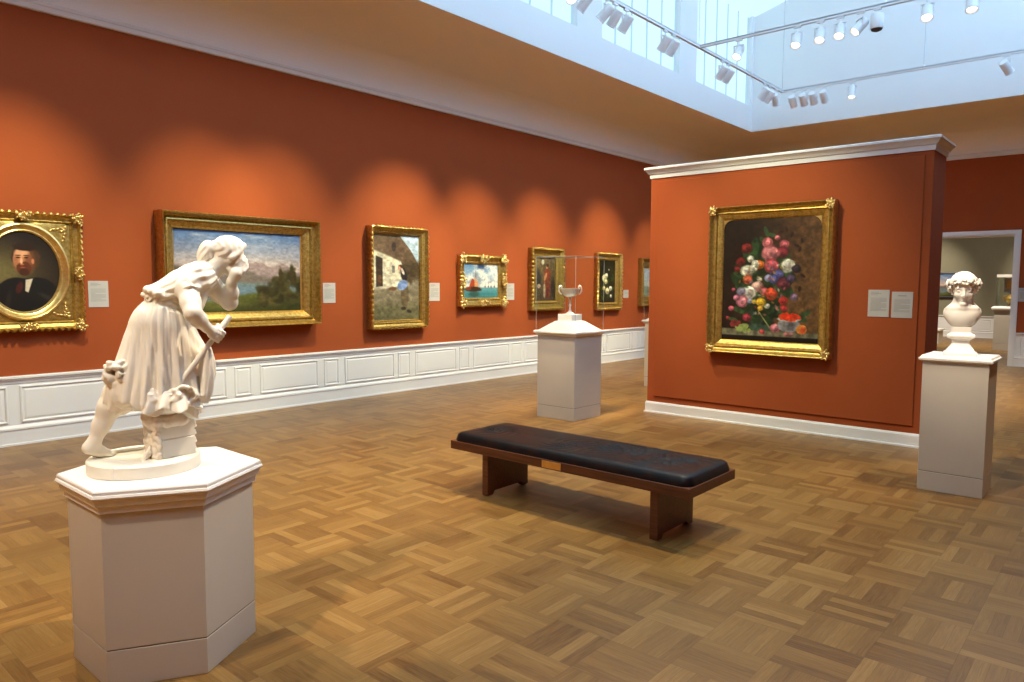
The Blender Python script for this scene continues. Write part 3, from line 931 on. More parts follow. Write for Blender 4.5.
def picture(name, label, wall, hc, zc, w, h, cw, ch, painter, style="leaf", group=None, nlong=150, corners=True, mat=GOLD, cz=0.0, oval=False, dk=1.0):
    if wall == "L":
        root = thing(name, label, "painting", (XL, hc, zc), PI / 2, group)
    else:
        root = thing(name, label, "painting", (hc, PY0 - 0.016, zc), 0, group)
    fw = (w - cw) / 2
    fh = (h - ch) / 2
    f_ = min(fw, fh)
    prof = [(t, d * dk, c_, o_) for t, d, c_, o_ in (PROF_STEP if style == "step" else PROF_LEAF)]
    if oval:
        f_ = 0.095
    m = moulding(w, h, f_, prof, 0.075 if style == "leaf" else 0.03, {"leaf": 0.030, "step": 0.007, "rococo": 0.026}[style])
    m.build("frame", mat, root, smooth=50)
    # back board
    MB().box(-w / 2 + 0.01, w / 2 - 0.01, -0.012, -0.001, -h / 2 + 0.01, h / 2 - 0.01).build("backing_board", GOLD3, root)
    iw, ih = w - 2 * f_, h - 2 * f_
    if not oval and (iw > cw + 0.01 or ih > ch + 0.01):       # flat gilt slip between moulding and canvas
        a, b = cw / 2, ch / 2
        rings = []
        for (tx, tz, d) in ((iw / 2 + 0.004, ih / 2 + 0.004, 0.03), (iw / 2 - 0.008, ih / 2 - 0.008, 0.032), (a + 0.02, b + 0.02, 0.026), (a + 0.012, b + 0.012, 0.030), (a, b, 0.018)):
            tx, tz = max(tx, a), max(tz, b)
            rings.append([(-tx, -d, -tz), (tx, -d, -tz), (tx, -d, tz), (-tx, -d, tz)])
        MB().loft(rings, False, False).build("slip", GOLD3 if style != "step" else GOLD2, root)
    if oval:
        N = 96
        rx, rz = cw / 2, ch / 2
        ring0, ring1 = [], []
        for i in range(N):
            t = 2 * PI * i / N
            c_, s_ = math.cos(t), math.sin(t)
            k_ = min(iw / 2 / max(abs(c_), 1e-6), ih / 2 / max(abs(s_), 1e-6))
            ring0.append((k_ * c_, -0.040, k_ * s_))
            ring1.append(((rx + 0.085) * c_, -0.046, (rz + 0.085) * s_))
        MB().loft([ring0, ring1], False, False).build("spandrel", GOLD, root)
        orings = []
        for (e, d) in ((0.088, 0.044), (0.082, 0.066), (0.066, 0.072), (0.05, 0.062), (0.045, 0.052), (0.02, 0.040), (0.012, 0.044), (0.0, 0.030), (0.0, 0.016)):
            orings.append([((rx + e) * math.cos(2 * PI * i / N), -d, (rz + e) * math.sin(2 * PI * i / N)) for i in range(N)])
        MB().loft(orings, False, False).build("oval_rim", GOLD2, root, smooth=40)
        for sx in (-1, 1):
            for sz in (-1, 1):
                q = MB()
                rr = random.Random(int(sx + 3 * sz + 9))
                bx, bz = sx * (iw / 2 - 0.035), sz * (ih / 2 - 0.035)
                for (ux, uz) in ((-sx, -0.25 * sz), (-0.25 * sx, -sz), (-0.6 * sx, -0.6 * sz)):
                    for t in range(5 if ux * uz and abs(ux) != abs(uz) else 3):
                        q.ell((bx + ux * 0.034 * t + rr.uniform(-.006, .006), -0.046, bz + uz * 0.034 * t + rr.uniform(-.006, .006)), (0.021, 0.013, 0.013), Matrix.Rotation(rr.random() * 3, 3, "Y"), 7, 5)
                q.build("spandrel_leaf", GOLD2, root, smooth=60)
    big = style == "rococo" or oval
    if corners:
        for i, (sx, sz) in enumerate(((-1, -1), (-1, 1), (1, -1), (1, 1))):
            q = MB()
            e = f_ * (0.72 if big else 0.42)
            ins = f_ * (0.40 if big else 0.30)
            scroll_cluster(q, (sx * (w / 2 - ins), sz * (h / 2 - ins)), e, e, 0.034 if big else 0.022, (-0.088 if style != "step" else -0.105) * dk, 16, i + int(w * 100))
            q.build("corner_ornament", GOLD2, root, smooth=60)
    if big:
        for i, (cx, cz_, ex, ez) in enumerate(((0, h / 2 - f_ * 0.4, 1.1, 0.6), (0, -h / 2 + f_ * 0.4, 1.1, 0.6), (w / 2 - f_ * 0.4, 0, 0.6, 1.1), (-w / 2 + f_ * 0.4, 0, 0.6, 1.1))):
            q = MB()
            scroll_cluster(q, (cx, cz_), f_ * ex, f_ * ez, 0.034, -0.088 * dk, 16, i + 9)
            q.build("centre_ornament", GOLD2, root, smooth=60)
    me = canvas_mesh(cw, ch, painter, nlong, oval)
    link("canvas", me, CANVAS, root, (0, -0.020, cz))
    return root


picture("framed_painting", "oval bearded man portrait in a square ornate gilt frame at the far left", "L", 2.27, 1.72, 1.02, 1.165, 0.63, 0.79, p_portrait, "rococo", oval=True, nlong=190)
picture("framed_painting", "wide mountain lake landscape in a deep gilt frame behind the leaning statue", "L", 4.572, 1.755, 2.045, 1.34, 1.64, 0.97, p_landscape, "step", nlong=190, corners=False, dk=1.75)
picture("framed_painting", "tall cottage scene with a blue-aproned figure in a leafy gilt frame", "L", 7.02, 1.705, 1.075, 1.475, 0.88, 1.235, p_cottage, "leaf", nlong=150, corners=False, dk=1.35)
picture("framed_painting", "small sailing boats seascape in a gilt frame with bulging carved corners", "L", 8.845, 1.672, 1.11, 0.83, 0.82, 0.55, p_ships, "rococo", nlong=110)
picture("framed_painting", "painting of a standing figure in reddish robes, left of the glass urn case", "L", 10.56, 1.715, 0.945, 1.13, 0.60, 0.79, p_figure, "leaf", nlong=110, mat=GOLD3, corners=False, dk=1.2)
picture("framed_painting", "dark painting of white blossoms in a carved gilt frame behind the glass case", "L", 12.63, 1.685, 0.915, 1.15, 0.58, 0.86, p_blossom, "leaf", nlong=100, corners=False)
picture("framed_painting", "pale picture with a broad flat gilt frame half hidden by the partition edge", "L", 14.32, 1.68, 0.92, 1.05, 0.50, 0.60, p_pale, "step", nlong=60, corners=False, mat=GOLD3)
PP = picture("framed_painting", "large flower bouquet still life in gilt frame hanging on the partition", "P", -3.181, 1.681, 1.405, 1.685, 1.10, 1.375, p_bouquet, "step", nlong=230)
# rounded gilt spandrels in the top corners of the bouquet's slip
for sx in (-1, 1):
    q = MB()
    r = 0.10
    ox, oz = sx * 0.55, 0.6875
    pts = [(ox, oz)] + [(ox - sx * r + sx * r * math.cos(t), oz - r + r * math.sin(t)) for t in [PI / 2 * k / 10 for k in range(11)]]
    q.loft([[(x, -0.021, z) for x, z in pts], [(x, -0.030, z) for x, z in pts]])
    q.build("slip_spandrel", GOLD2, PP)


def exhibit_label(label, wall, hc, zc, w, h, lines):
    if wall == "L":
        root = thing("exhibit_label", label, "label", (XL, hc, zc), PI / 2, "text cards beside the artworks")
    else:
        root = thing("exhibit_label", label, "label", (hc, PY0 - 0.016, zc), 0, "text cards beside the artworks")
    MB().box(-w / 2, w / 2, -0.006, 0, -h / 2, h / 2).build("card_mount", CARD, root)
    q = MB()
    for (z, a, b, t) in lines:
        q.box(-w / 2 + a * w, -w / 2 + b * w, -0.0066, -0.0058, h / 2 - z * h - t * h, h / 2 - z * h)
    q.build("printed_text", INK, root)
    return root


def txt(seed, n=12):
    rr = random.Random(seed)
    L = [(0.08, 0.12, 0.5, 0.018), (0.13, 0.12, 0.62, 0.018), (0.18, 0.12, 0.45, 0.014)]
    z = 0.30
    for k in range(n):
        L.append((z, 0.12, 0.88 if k % 5 != 4 else 0.3 + 0.4 * rr.random(), 0.013))
        z += 0.042
    return L


exhibit_label("white text card beside the oval portrait frame", "L", 2.95, 1.495, 0.197, 0.277, txt(1))
exhibit_label("white text card right of the wide landscape painting", "L", 5.85, 1.49, 0.20, 0.272, txt(2))
exhibit_label("white text card right of the tall cottage painting", "L", 7.80, 1.495, 0.22, 0.281, txt(3))
exhibit_label("white text card right of the small seascape painting", "L", 9.61, 1.49, 0.20, 0.288, txt(4))
exhibit_label("small grey text card right of the white blossom painting", "L", 13.38, 1.427, 0.20, 0.172, txt(5, 5))
exhibit_label("left text card of the pair on the partition, next to the bouquet", "P", -2.046, 1.444, 0.20, 0.276, txt(6))
exhibit_label("right text card of the pair on the partition, nearest its edge", "P", -1.828, 1.433, 0.192, 0.262, [(0.14, 0.3, 0.7, 0.03)] + txt(7)[3:])
r_ = thing("exhibit_label", "grey text card on the red far wall right of the doorway", "label", (-1.77, YF, 1.46), 0, "text cards beside the artworks")
MB().box(-0.15, 0.15, -0.006, 0, -0.138, 0.138).build("card_mount", CARD, r_)
q = MB()
for (z, a, b, t) in txt(8):
    q.box(-0.15 + a * 0.3, -0.15 + b * 0.3, -0.0066, -0.0058, 0.138 - z * 0.276 - t * 0.276, 0.138 - z * 0.276)
q.build("printed_text", INK, r_)

#@SCULPT
# ------------------------------------------------------------------ sculpting with distance fields
class Field:
    def __init__(self, lo, hi, h):
        self.lo, self.h = np.array(lo, float), h
        self.n = np.ceil((np.array(hi) - self.lo) / h).astype(int) + 1
        self.F = np.full(tuple(self.n), 9.0, np.float32)

    def win(self, lo, hi):
        i0 = np.clip(np.floor((np.array(lo) - self.lo) / self.h).astype(int), 0, self.n - 1)
        i1 = np.clip(np.ceil((np.array(hi) - self.lo) / self.h).astype(int) + 1, 1, self.n)
        i1 = np.maximum(i1, i0 + 1)
        sl = tuple(slice(a, b) for a, b in zip(i0, i1))
        ax = [self.lo[k] + self.h * np.arange(i0[k], i1[k]) for k in range(3)]
        X, Y, Z_ = np.meshgrid(*ax, indexing="ij")
        return sl, X.astype(np.float32), Y.astype(np.float32), Z_.astype(np.float32)

    def add(self, fn, lo, hi, k=0.01, sub=False):
        mgn = k + 4 * self.h
        sl, X, Y, Z_ = self.win(np.array(lo) - mgn, np.array(hi) + mgn)
        d = fn(X, Y, Z_)
        a = self.F[sl]
        if sub:
            d = -d
            hh = np.clip(0.5 - 0.5 * (d - a) / -max(k, 1e-5) * -1, 0, 1)
            hh = np.clip(0.5 + 0.5 * (d - a) / max(k, 1e-5), 0, 1)
            self.F[sl] = a * (1 - hh) + d * hh + k * hh * (1 - hh)
        else:
            hh = np.clip(0.5 + 0.5 * (d - a) / max(k, 1e-5), 0, 1)
            self.F[sl] = d * (1 - hh) + a * hh - k * hh * (1 - hh)

    def cone(self, a, b, r1, r2, k=0.01, sub=False):
        a, b = np.array(a, float), np.array(b, float)
        ba = b - a
        L2 = max(ba @ ba, 1e-12)
        def fn(X, Y, Z_):
            px, py, pz = X - a[0], Y - a[1], Z_ - a[2]
            t = np.clip((px * ba[0] + py * ba[1] + pz * ba[2]) / L2, 0, 1)
            return np.sqrt((px - t * ba[0]) ** 2 + (py - t * ba[1]) ** 2 + (pz - t * ba[2]) ** 2) - (r1 + (r2 - r1) * t)
        R = max(r1, r2)
        self.add(fn, np.minimum(a, b) - R, np.maximum(a, b) + R, k, sub)

    def chain(self, pts, rs, k=0.01):
        for i in range(len(pts) - 1):
            self.cone(pts[i], pts[i + 1], rs[i], rs[i + 1], k)

    def ell(self, c, r, k=0.01, M=None, sub=False):
        c, r = np.array(c, float), np.array(r, float)
        Rm = np.eye(3) if M is None else np.array(M)
        def fn(X, Y, Z_):
            p = np.stack([X - c[0], Y - c[1], Z_ - c[2]], -1) @ Rm
            k0 = np.sqrt(((p / r) ** 2).sum(-1))
            k1 = np.sqrt(((p / (r * r)) ** 2).sum(-1))
            return np.where(k1 > 1e-6, k0 * (k0 - 1) / np.maximum(k1, 1e-6), -r.min())
        e = r.max()
        self.add(fn, c - e, c + e, k, sub)

    def torus(self, c, R, r, M=None, k=0.006):
        """ring axis = third column of M"""
        c = np.array(c, float)
        Rm = np.eye(3) if M is None else np.array(M)
        def fn(X, Y, Z_):
            p = np.stack([X - c[0], Y - c[1], Z_ - c[2]], -1) @ Rm
            q = np.sqrt(p[..., 0] ** 2 + p[..., 1] ** 2) - R
            return np.sqrt(q * q + p[..., 2] ** 2) - r
        e = R + r
        self.add(fn, c - e, c + e, k)

    def curl(self, c, R, th, M, k=0.004, open_=0.35):
        """a cupped petal: spherical shell opened along +z of M"""
        c = np.array(c, float)
        Rm = np.array(M)
        def fn(X, Y, Z_):
            p = np.stack([X - c[0], Y - c[1], Z_ - c[2]], -1) @ Rm
            ph = np.arctan2(p[..., 1], p[..., 0])
            d = np.sqrt((p ** 2).sum(-1))
            sh = np.abs(d - R * (1 + 0.10 * np.cos(3 * ph))) - th
            return np.maximum(sh, (p[..., 2] - R * (open_ + 0.18 * np.cos(4 * ph))) * 0.8)
        e = R * 1.25 + th
        self.add(fn, c - e, c + e, k)

    def mesh(self, name, smooth_iter=1):
        F = self.F
        S = F < 0
        nx, ny, nz = F.shape
        cnt = np.zeros((nx - 1, ny - 1, nz - 1), np.int8)
        for dx in (0, 1):
            for dy in (0, 1):
                for dz in (0, 1):
                    cnt += S[dx:nx - 1 + dx, dy:ny - 1 + dy, dz:nz - 1 + dz]
        act = (cnt > 0) & (cnt < 8)
        I = np.argwhere(act)
        vid = np.full(act.shape, -1, np.int64)
        vid[act] = np.arange(len(I))
        acc = np.zeros((len(I), 3))
        num = np.zeros(len(I))
        cs = [(a, b, c) for a in (0, 1) for b in (0, 1) for c in (0, 1)]
        val = {c: F[I[:, 0] + c[0], I[:, 1] + c[1], I[:, 2] + c[2]].astype(float) for c in cs}
        for c in cs:
            for ax in range(3):
                if c[ax] == 1:
                    continue
                e = list(c); e[ax] = 1; e = tuple(e)
                v0, v1 = val[c], val[e]
                cr = (v0 < 0) != (v1 < 0)
                t = np.where(cr, v0 / np.where(cr, v0 - v1, 1), 0)
                p = np.tile(np.array(c, float), (len(I), 1))
                p[:, ax] = t
                acc[cr] += p[cr]
                num[cr] += 1
        V = self.lo + self.h * (I + acc / num[:, None])
        Q = []
        for ax in range(3):
            o = [(1, 2), (2, 0), (0, 1)][ax]
            s0 = [slice(None)] * 3; s1 = [slice(None)] * 3
            s0[ax] = slice(0, -1); s1[ax] = slice(1, None)
            for k in o:
                s0[k] = slice(1, -1); s1[k] = slice(1, -1)
            A, Bm = S[tuple(s0)], S[tuple(s1)]
            cr = np.argwhere(A != Bm)
            if len(cr) == 0:
                continue
            flip = A[tuple(cr.T)]
            for k in o:
                cr[:, k] += 1
            def cell(d1, d2):
                q = cr.copy(); q[:, o[0]] -= d1; q[:, o[1]] -= d2
                return vid[tuple(q.T)]
            quad = np.stack([cell(1, 1), cell(0, 1), cell(0, 0), cell(1, 0)], 1)
            quad[~flip] = quad[~flip][:, ::-1]
            Q.append(quad)
        Q = np.concatenate(Q)
        Q = Q[(Q >= 0).all(1)]
        for _ in range(smooth_iter):
            E_ = np.concatenate([Q[:, [0, 1]], Q[:, [1, 2]], Q[:, [2, 3]], Q[:, [3, 0]]])
            s = np.zeros_like(V); n_ = np.zeros(len(V))
            for a, b in ((0, 1), (1, 0)):
                np.add.at(s, E_[:, a], V[E_[:, b]]); np.add.at(n_, E_[:, a], 1)
            V = 0.6 * V + 0.4 * s / np.maximum(n_, 1)[:, None]
        me = bpy.data.meshes.new(name)
        me.from_pydata(V.tolist(), [], Q.tolist())
        me.polygons.foreach_set("use_smooth", [True] * len(me.polygons))
        me.update()
        return me


def basis(fwd, up):
    """columns: right, forward, up"""
    f = np.array(fwd, float); f /= np.linalg.norm(f)
    u = np.array(up, float); u -= f * (u @ f); u /= np.linalg.norm(u)
    r = np.cross(f, u)
    return np.stack([r, f, u], 1)


def axis_basis(z):
    z = np.array(z, float); z /= np.linalg.norm(z)
    t = np.array([0, 0, 1.0]) if abs(z[2]) < 0.9 else np.array([1.0, 0, 0])
    x = np.cross(t, z); x /= np.linalg.norm(x)
    return np.stack([x, np.cross(z, x), z], 1)


def head(F, c, H, M, ears=True):
    """a face: c = centre, H = head height, M = basis(right, forward, up)"""
    M = np.array(M); c = np.array(c)
    P = lambda x, y, z: c + M @ (np.array([x, y, z]) * H)
    F.ell(P(0, -0.06, 0.14), np.array([0.325, 0.40, 0.355]) * H, 0.05 * H, M)
    F.ell(P(0, 0.10, -0.06), np.array([0.265, 0.27, 0.33]) * H, 0.06 * H, M)
    F.cone(P(0, 0.08, -0.10), P(0, 0.185, -0.36), 0.22 * H, 0.115 * H, 0.06 * H)
    F.ell(P(0, 0.285, -0.415), np.array([0.10, 0.075, 0.075]) * H, 0.05 * H, M)
    F.cone(P(-0.18, 0.285, 0.075), P(0.18, 0.285, 0.075), 0.055 * H, 0.055 * H, 0.06 * H)
    for s in (-1, 1):
        F.ell(P(s * 0.135, 0.385, 0.0), np.array([0.085, 0.075, 0.05]) * H, 0.05 * H, M, sub=True)
        F.ell(P(s * 0.135, 0.295, 0.0), np.array([0.072, 0.055, 0.042]) * H, 0.012 * H, M)
        F.ell(P(s * 0.17, 0.235, -0.12), np.array([0.085, 0.08, 0.08]) * H, 0.06 * H, M)
        F.ell(P(s * 0.045, 0.365, -0.145), np.array([0.036, 0.04, 0.03]) * H, 0.02 * H, M)
        if ears:
            F.ell(P(s * 0.315, -0.02, -0.04), np.array([0.035, 0.075, 0.115]) * H, 0.02 * H, M)
    F.cone(P(0, 0.335, 0.06), P(0, 0.425, -0.13), 0.032 * H, 0.045 * H, 0.03 * H)
    F.cone(P(-0.07, 0.320, -0.245), P(0.07, 0.320, -0.245), 0.020 * H, 0.020 * H, 0.02 * H)
    F.cone(P(-0.05, 0.322, -0.295), P(0.05, 0.322, -0.295), 0.022 * H, 0.022 * H, 0.025 * H)
    return P


def hand_grip(F, c, ax, palm_n, S=1.0):
    """fist closed round a rod: c rod centre, ax rod direction, palm_n from rod towards the wrist"""
    ax = np.array(ax, float); ax /= np.linalg.norm(ax)
    pn = np.array(palm_n, float); pn -= ax * (pn @ ax); pn /= np.linalg.norm(pn)
    sd = np.cross(ax, pn)
    c = np.array(c, float)
    F.ell(c + pn * 0.024 * S, np.array([0.030, 0.016, 0.024]) * S, 0.008, np.stack([ax, pn, sd], 1))
    for i in range(4):
        o = c + ax * (0.0225 - 0.015 * i) * S
        r = (0.0085, 0.009, 0.0085, 0.0075)[i] * S
        pts = []
        for a in (20, 75, 130, 185, 235):
            t = math.radians(a)
            rad = 0.0215 * S * (0.97 if i in (0, 3) else 1.03)
            pts.append(o + rad * (math.cos(t) * pn + math.sin(t) * sd))
        F.chain(pts, [r, r, r * 0.95, r * 0.9, r * 0.8], 0.003)
    pts = [c + pn * 0.022 * S + ax * 0.024 * S, c + pn * 0.014 * S + ax * 0.036 * S - sd * 0.017 * S, c - pn * 0.008 * S + ax * 0.026 * S - sd * 0.020 * S]
    F.chain(pts, [0.011 * S, 0.0095 * S, 0.008 * S], 0.004)


# ---- the leaning statue (local axes: x along the lean, y away from the viewer, z up)
ST = thing("marble_statue", "cream marble statue of a stooping draped woman with staff on the hexagonal pedestal", "statue", (-3.225, 1.358, 0.812), math.atan2(0.922, 0.388))
# body
B = Field((-0.36, -0.30, 0.03), (0.46, 0.24, 1.04), 0.0042)
hc = np.array([0.303, 0.015, 0.925])
HM = basis((0.90, 0.22, -0.36), (0.36, 0.0, 0.93))
HP = head(B, hc, 0.172, HM)
neck = np.array([0.212, 0.02, 0.848])
B.cone(neck, hc + HM @ np.array([0, -0.02, -0.03]), 0.048, 0.045, 0.02)
B.ell((0.15, 0.0, 0.795), (0.105, 0.120, 0.070), 0.03, axis_basis((-0.5, 0, 0.86)) if False else basis((0, 1, 0), (-0.45, 0, 0.9)))
B.cone((0.03, 0, 0.735), (0.14, 0, 0.80), 0.060, 0.070, 0.03)
B.cone((0.015, 0, 0.64), (0.03, 0, 0.735), 0.085, 0.062, 0.03)
nsh, nel, nwr, nha = (0.125, -0.095, 0.783), (0.142, -0.185, 0.682), (0.196, -0.135, 0.617), (0.222, -0.112, 0.592)
fsh, fel, fwr = (0.225, 0.085, 0.805), (0.307, 0.055, 0.718), (0.312, -0.005, 0.812)
B.chain([(0.145, -0.06, 0.80), nsh, (0.136, -0.148, 0.722), nel], [0.045, 0.046, 0.039, 0.034], 0.02)
B.chain([nel, (0.165, -0.165, 0.652), nwr], [0.034, 0.033, 0.022], 0.015)
B.chain([(0.20, 0.05, 0.815), fsh, (0.268, 0.072, 0.758), fel], [0.045, 0.046, 0.039, 0.034], 0.02)
B.chain([fel, (0.311, 0.030, 0.765), fwr], [0.034, 0.033, 0.021], 0.015)
# raised hand cupping the face
pm = np.array([0.330, -0.022, 0.850])
B.cone(fwr, pm, 0.020, 0.026, 0.012)
B.ell(pm, (0.026, 0.015, 0.036), 0.01, basis((0.3, 1, 0.1), (0.42, 0, 0.9)))
for i, (dx, L) in enumerate(((-0.022, 0.052), (-0.007, 0.060), (0.008, 0.058), (0.022, 0.046))):
    b0 = pm + np.array([0.018 + dx * 0.62, -0.004, 0.026 - dx * 0.75])
    b1 = b0 + np.array([0.020, 0.004 + 0.006 * i, 0.020]) * (L / 0.055)
    b2 = b1 + np.array([0.004, 0.016, 0.022]) * (L / 0.055)
    B.chain([b0, b1, b2], [0.0088, 0.0082, 0.0068], 0.003)
B.chain([pm + np.array([-0.012, -0.004, -0.008]), pm + np.array([-0.026, 0.000, 0.020]), pm + np.array([-0.022, 0.006, 0.042])], [0.011, 0.0095, 0.0075], 0.004)
# gripping hand
st_top, st_bot = np.array([0.294, -0.10, 0.663]), np.array([0.040, -0.125, 0.318])
sax = (st_top - st_bot) / np.linalg.norm(st_top - st_bot)
gc = st_bot + sax * (((np.array(nha) - st_bot) @ sax))
gc = gc + np.array([0.004, 0, 0.0])
hand_grip(B, gc, sax, np.array(nwr) - gc)
B.cone(nwr, gc + (np.array(nwr) - gc) * 0.45, 0.021, 0.021, 0.012)
# legs
B.chain([(0.0, 0.04, 0.62), (-0.085, 0.03, 0.46), (-0.158, 0.02, 0.335)], [0.085, 0.068, 0.052], 0.03)
B.chain([(-0.158, 0.02, 0.335), (-0.186, 0.02, 0.275), (-0.222, 0.03, 0.195), (-0.250, 0.03, 0.128)], [0.049, 0.047, 0.034, 0.024], 0.02)
B.chain([(-0.250, 0.03, 0.128), (-0.272, 0.028, 0.104)], [0.028, 0.026], 0.012)
B.chain([(-0.262, 0.03, 0.106), (-0.235, 0.042, 0.084), (-0.205, 0.055, 0.070)], [0.029, 0.025, 0.018], 0.012)
for i in range(5):
    o = np.array([-0.208 + 0.006 * i, 0.038 + 0.011 * i, 0.066])
    B.chain([o, o + np.array([0.022 - 0.003 * i, 0.006, -0.004])], [0.0085 - 0.0006 * i, 0.0075 - 0.0006 * i], 0.004)
B.chain([(0.03, 0.04, 0.62), (0.11, 0.05, 0.45), (0.10, 0.09, 0.34)], [0.085, 0.068, 0.052], 0.03)
B.chain([(0.10, 0.09, 0.34), (0.085, 0.11, 0.26), (0.07, 0.115, 0.10)], [0.05, 0.048, 0.028], 0.02)
B.chain([(0.065, 0.115, 0.085), (0.10, 0.118, 0.072), (0.135, 0.12, 0.068)], [0.028, 0.022, 0.013], 0.012)
link("figure", B.mesh("figure"), MARBLE, ST)

# hair
Hf = Field((0.15, -0.12, 0.82), (0.42, 0.15, 1.05), 0.0036)
Hc = hc + HM @ np.array([0, -0.004, 0.026])
def hairfn(X, Y, Z_):
    p = np.stack([X - Hc[0], Y - Hc[1], Z_ - Hc[2]], -1) @ HM
    r = np.array([0.066, 0.078, 0.070])
    k0 = np.sqrt(((p / r) ** 2).sum(-1))
    a = np.arctan2(p[..., 0], p[..., 2])
    w = 0.0022 * np.sin(p[..., 1] * 210 + 3 * np.sin(a * 3)) * np.clip((0.07 - p[..., 2]) * 20, 0.1, 1)
    d = (k0 - 1) * 0.066 + w
    cut = (p[..., 1] - 0.031 - 0.24 * p[..., 2]) * 0.8          # hairline in front
    cut2 = (-p[..., 2] - 0.034 + 0.35 * p[..., 1])              # nape
    return np.maximum(d, np.maximum(cut, cut2 * 0.9))
Hf.add(hairfn, Hc - 0.1, Hc + 0.1, 0.004)
for i in range(14):                                               # waved locks round the face
    t = i / 13
    for s in (-1, 1):
        q = Hc + HM @ np.array([s * (0.008 + 0.056 * math.sin(t * PI / 2)), 0.047 - 0.046 * t, 0.050 - 0.078 * t])
        Hf.ell(q, (0.010, 0.010, 0.009), 0.010)
bun = np.array([0.210, 0.018, 0.941])
BM = basis((-0.8, 0, 0.25), (0.35, 0, 0.95))
def bunfn(X, Y, Z_):
    p = np.stack([X - bun[0], Y - bun[1], Z_ - bun[2]], -1) @ BM
    r = np.array([0.042, 0.033, 0.056])
    k0 = np.sqrt(((p / r) ** 2).sum(-1))
    a = np.arctan2(p[..., 0], p[..., 1])
    return (k0 - 1) * 0.034 + 0.0026 * np.sin(a * 9 + p[..., 2] * 110)
Hf.add(bunfn, bun - 0.06, bun + 0.06, 0.006)
Hf.cone(bun + np.array([0.02, -0.02, 0.02]), Hc + HM @ np.array([0, -0.06, -0.01]), 0.026, 0.030, 0.012)
Hf.torus(bun + np.array([0.018, 0, -0.002]), 0.034, 0.010, axis_basis((0.9, 0, 0.3)), 0.006)
link("hair", Hf.mesh("hair", 0), MARBLE, ST)

# dress
D = Field((-0.26, -0.26, 0.20), (0.29, 0.22, 0.93), 0.0040)
zt = np.array([0.24, 0.296, 0.340, 0.405, 0.471, 0.514, 0.581, 0.642, 0.689, 0.732, 0.79])
ct = np.array([0.010, -0.004, 0.006, 0.018, 0.022, 0.022, 0.012, 0.012, 0.016, 0.026, 0.03])
at_ = np.array([0.165, 0.172, 0.182, 0.178, 0.168, 0.155, 0.130, 0.110, 0.085, 0.062, 0.05])
bt_ = np.array([0.125, 0.130, 0.130, 0.128, 0.120, 0.115, 0.112, 0.105, 0.090, 0.070, 0.06])
def skirt(X, Y, Z_):
    c = np.interp(Z_, zt, ct); a = np.interp(Z_, zt, at_); b = np.interp(Z_, zt, bt_)
    ux, vy = (X - c) / a, Y / b
    th = np.arctan2(vy, ux)
    rho = np.sqrt(ux ** 2 + vy ** 2)
    amp = np.interp(Z_, [0.25, 0.35, 0.5, 0.62, 0.70, 0.78], [0.048, 0.042, 0.030, 0.020, 0.026, 0.02])
    fold = 0.55 * np.sin(13 * th + 2.2 * np.sin(6 * Z_ + 1) + 9 * Z_) + 0.45 * np.sin(23 * th - 7 * Z_ + 1.3)
    fold = np.where(fold > 0, fold ** 1, fold * 1.3)
    d = (rho - 1 - amp * fold) * np.minimum(a, b) * 0.85
    hem = 0.268 + 0.025 * np.sin(5 * th + 1) + 0.03 * np.clip(-(X + 0.02) / 0.15, -1, 1)
    d = np.maximum(d, (hem - Z_) * 0.9)
    inner = np.maximum(d + 0.020, Z_ - 0.31)
    d = np.maximum(d, -inner)
    return np.maximum(d, Z_ - 0.775)
D.add(skirt, (-0.22, -0.17, 0.22), (0.24, 0.17, 0.80), 0.01)
def foldcone(a, b, r1, r2, amp, nf, ph, k):
    a, b = np.array(a, float), np.array(b, float)
    Mx = axis_basis(b - a); L = np.linalg.norm(b - a)
    def fn(X, Y, Z_):
        p = np.stack([X - a[0], Y - a[1], Z_ - a[2]], -1) @ Mx
        t = np.clip(p[..., 2] / L, 0, 1)
        th = np.arctan2(p[..., 1], p[..., 0])
        rad = (r1 + (r2 - r1) * t) * (1 + amp * np.sin(nf * th + ph + 2.5 * t))
        dz = np.maximum(np.maximum(-p[..., 2], p[..., 2] - L), 0)
        return (np.sqrt(p[..., 0] ** 2 + p[..., 1] ** 2 + dz ** 2) - rad) * 0.85
    R = max(r1, r2) * (1 + amp)
    D.add(fn, np.minimum(a, b) - R, np.maximum(a, b) + R, k)
# hips and thighs showing through the cloth
D.ell((0.004, -0.015, 0.645), (0.088, 0.098, 0.080), 0.03)
foldcone((0.0, -0.01, 0.61), (-0.122, -0.005, 0.34), 0.088, 0.070, 0.035, 8, 0.4, 0.03)
foldcone((0.04, -0.035, 0.60), (0.075, -0.06, 0.32), 0.078, 0.058, 0.05, 9, 1.0, 0.025)
foldcone((0.07, -0.02, 0.62), (0.175, -0.035, 0.45), 0.070, 0.050, 0.07, 8, 2.0, 0.025)
foldcone((-0.125, -0.005, 0.36), (-0.155, 0.012, 0.300), 0.064, 0.060, 0.07, 9, 1.0, 0.015)
for (x0, z0, x1, z1, y, y2) in ((0.0, 0.70, -0.055, 0.30, -0.10, -0.140), (0.03, 0.70, 0.012, 0.29, -0.105, -0.150), (0.065, 0.68, 0.085, 0.29, -0.10, -0.142), (0.09, 0.67, 0.150, 0.32, -0.085, -0.120), (-0.05, 0.68, -0.125, 0.31, -0.075, -0.100)):
    D.cone((x0, y + 0.004, z0), (x1, y2 + 0.004, z1), 0.004, 0.011, 0.024)
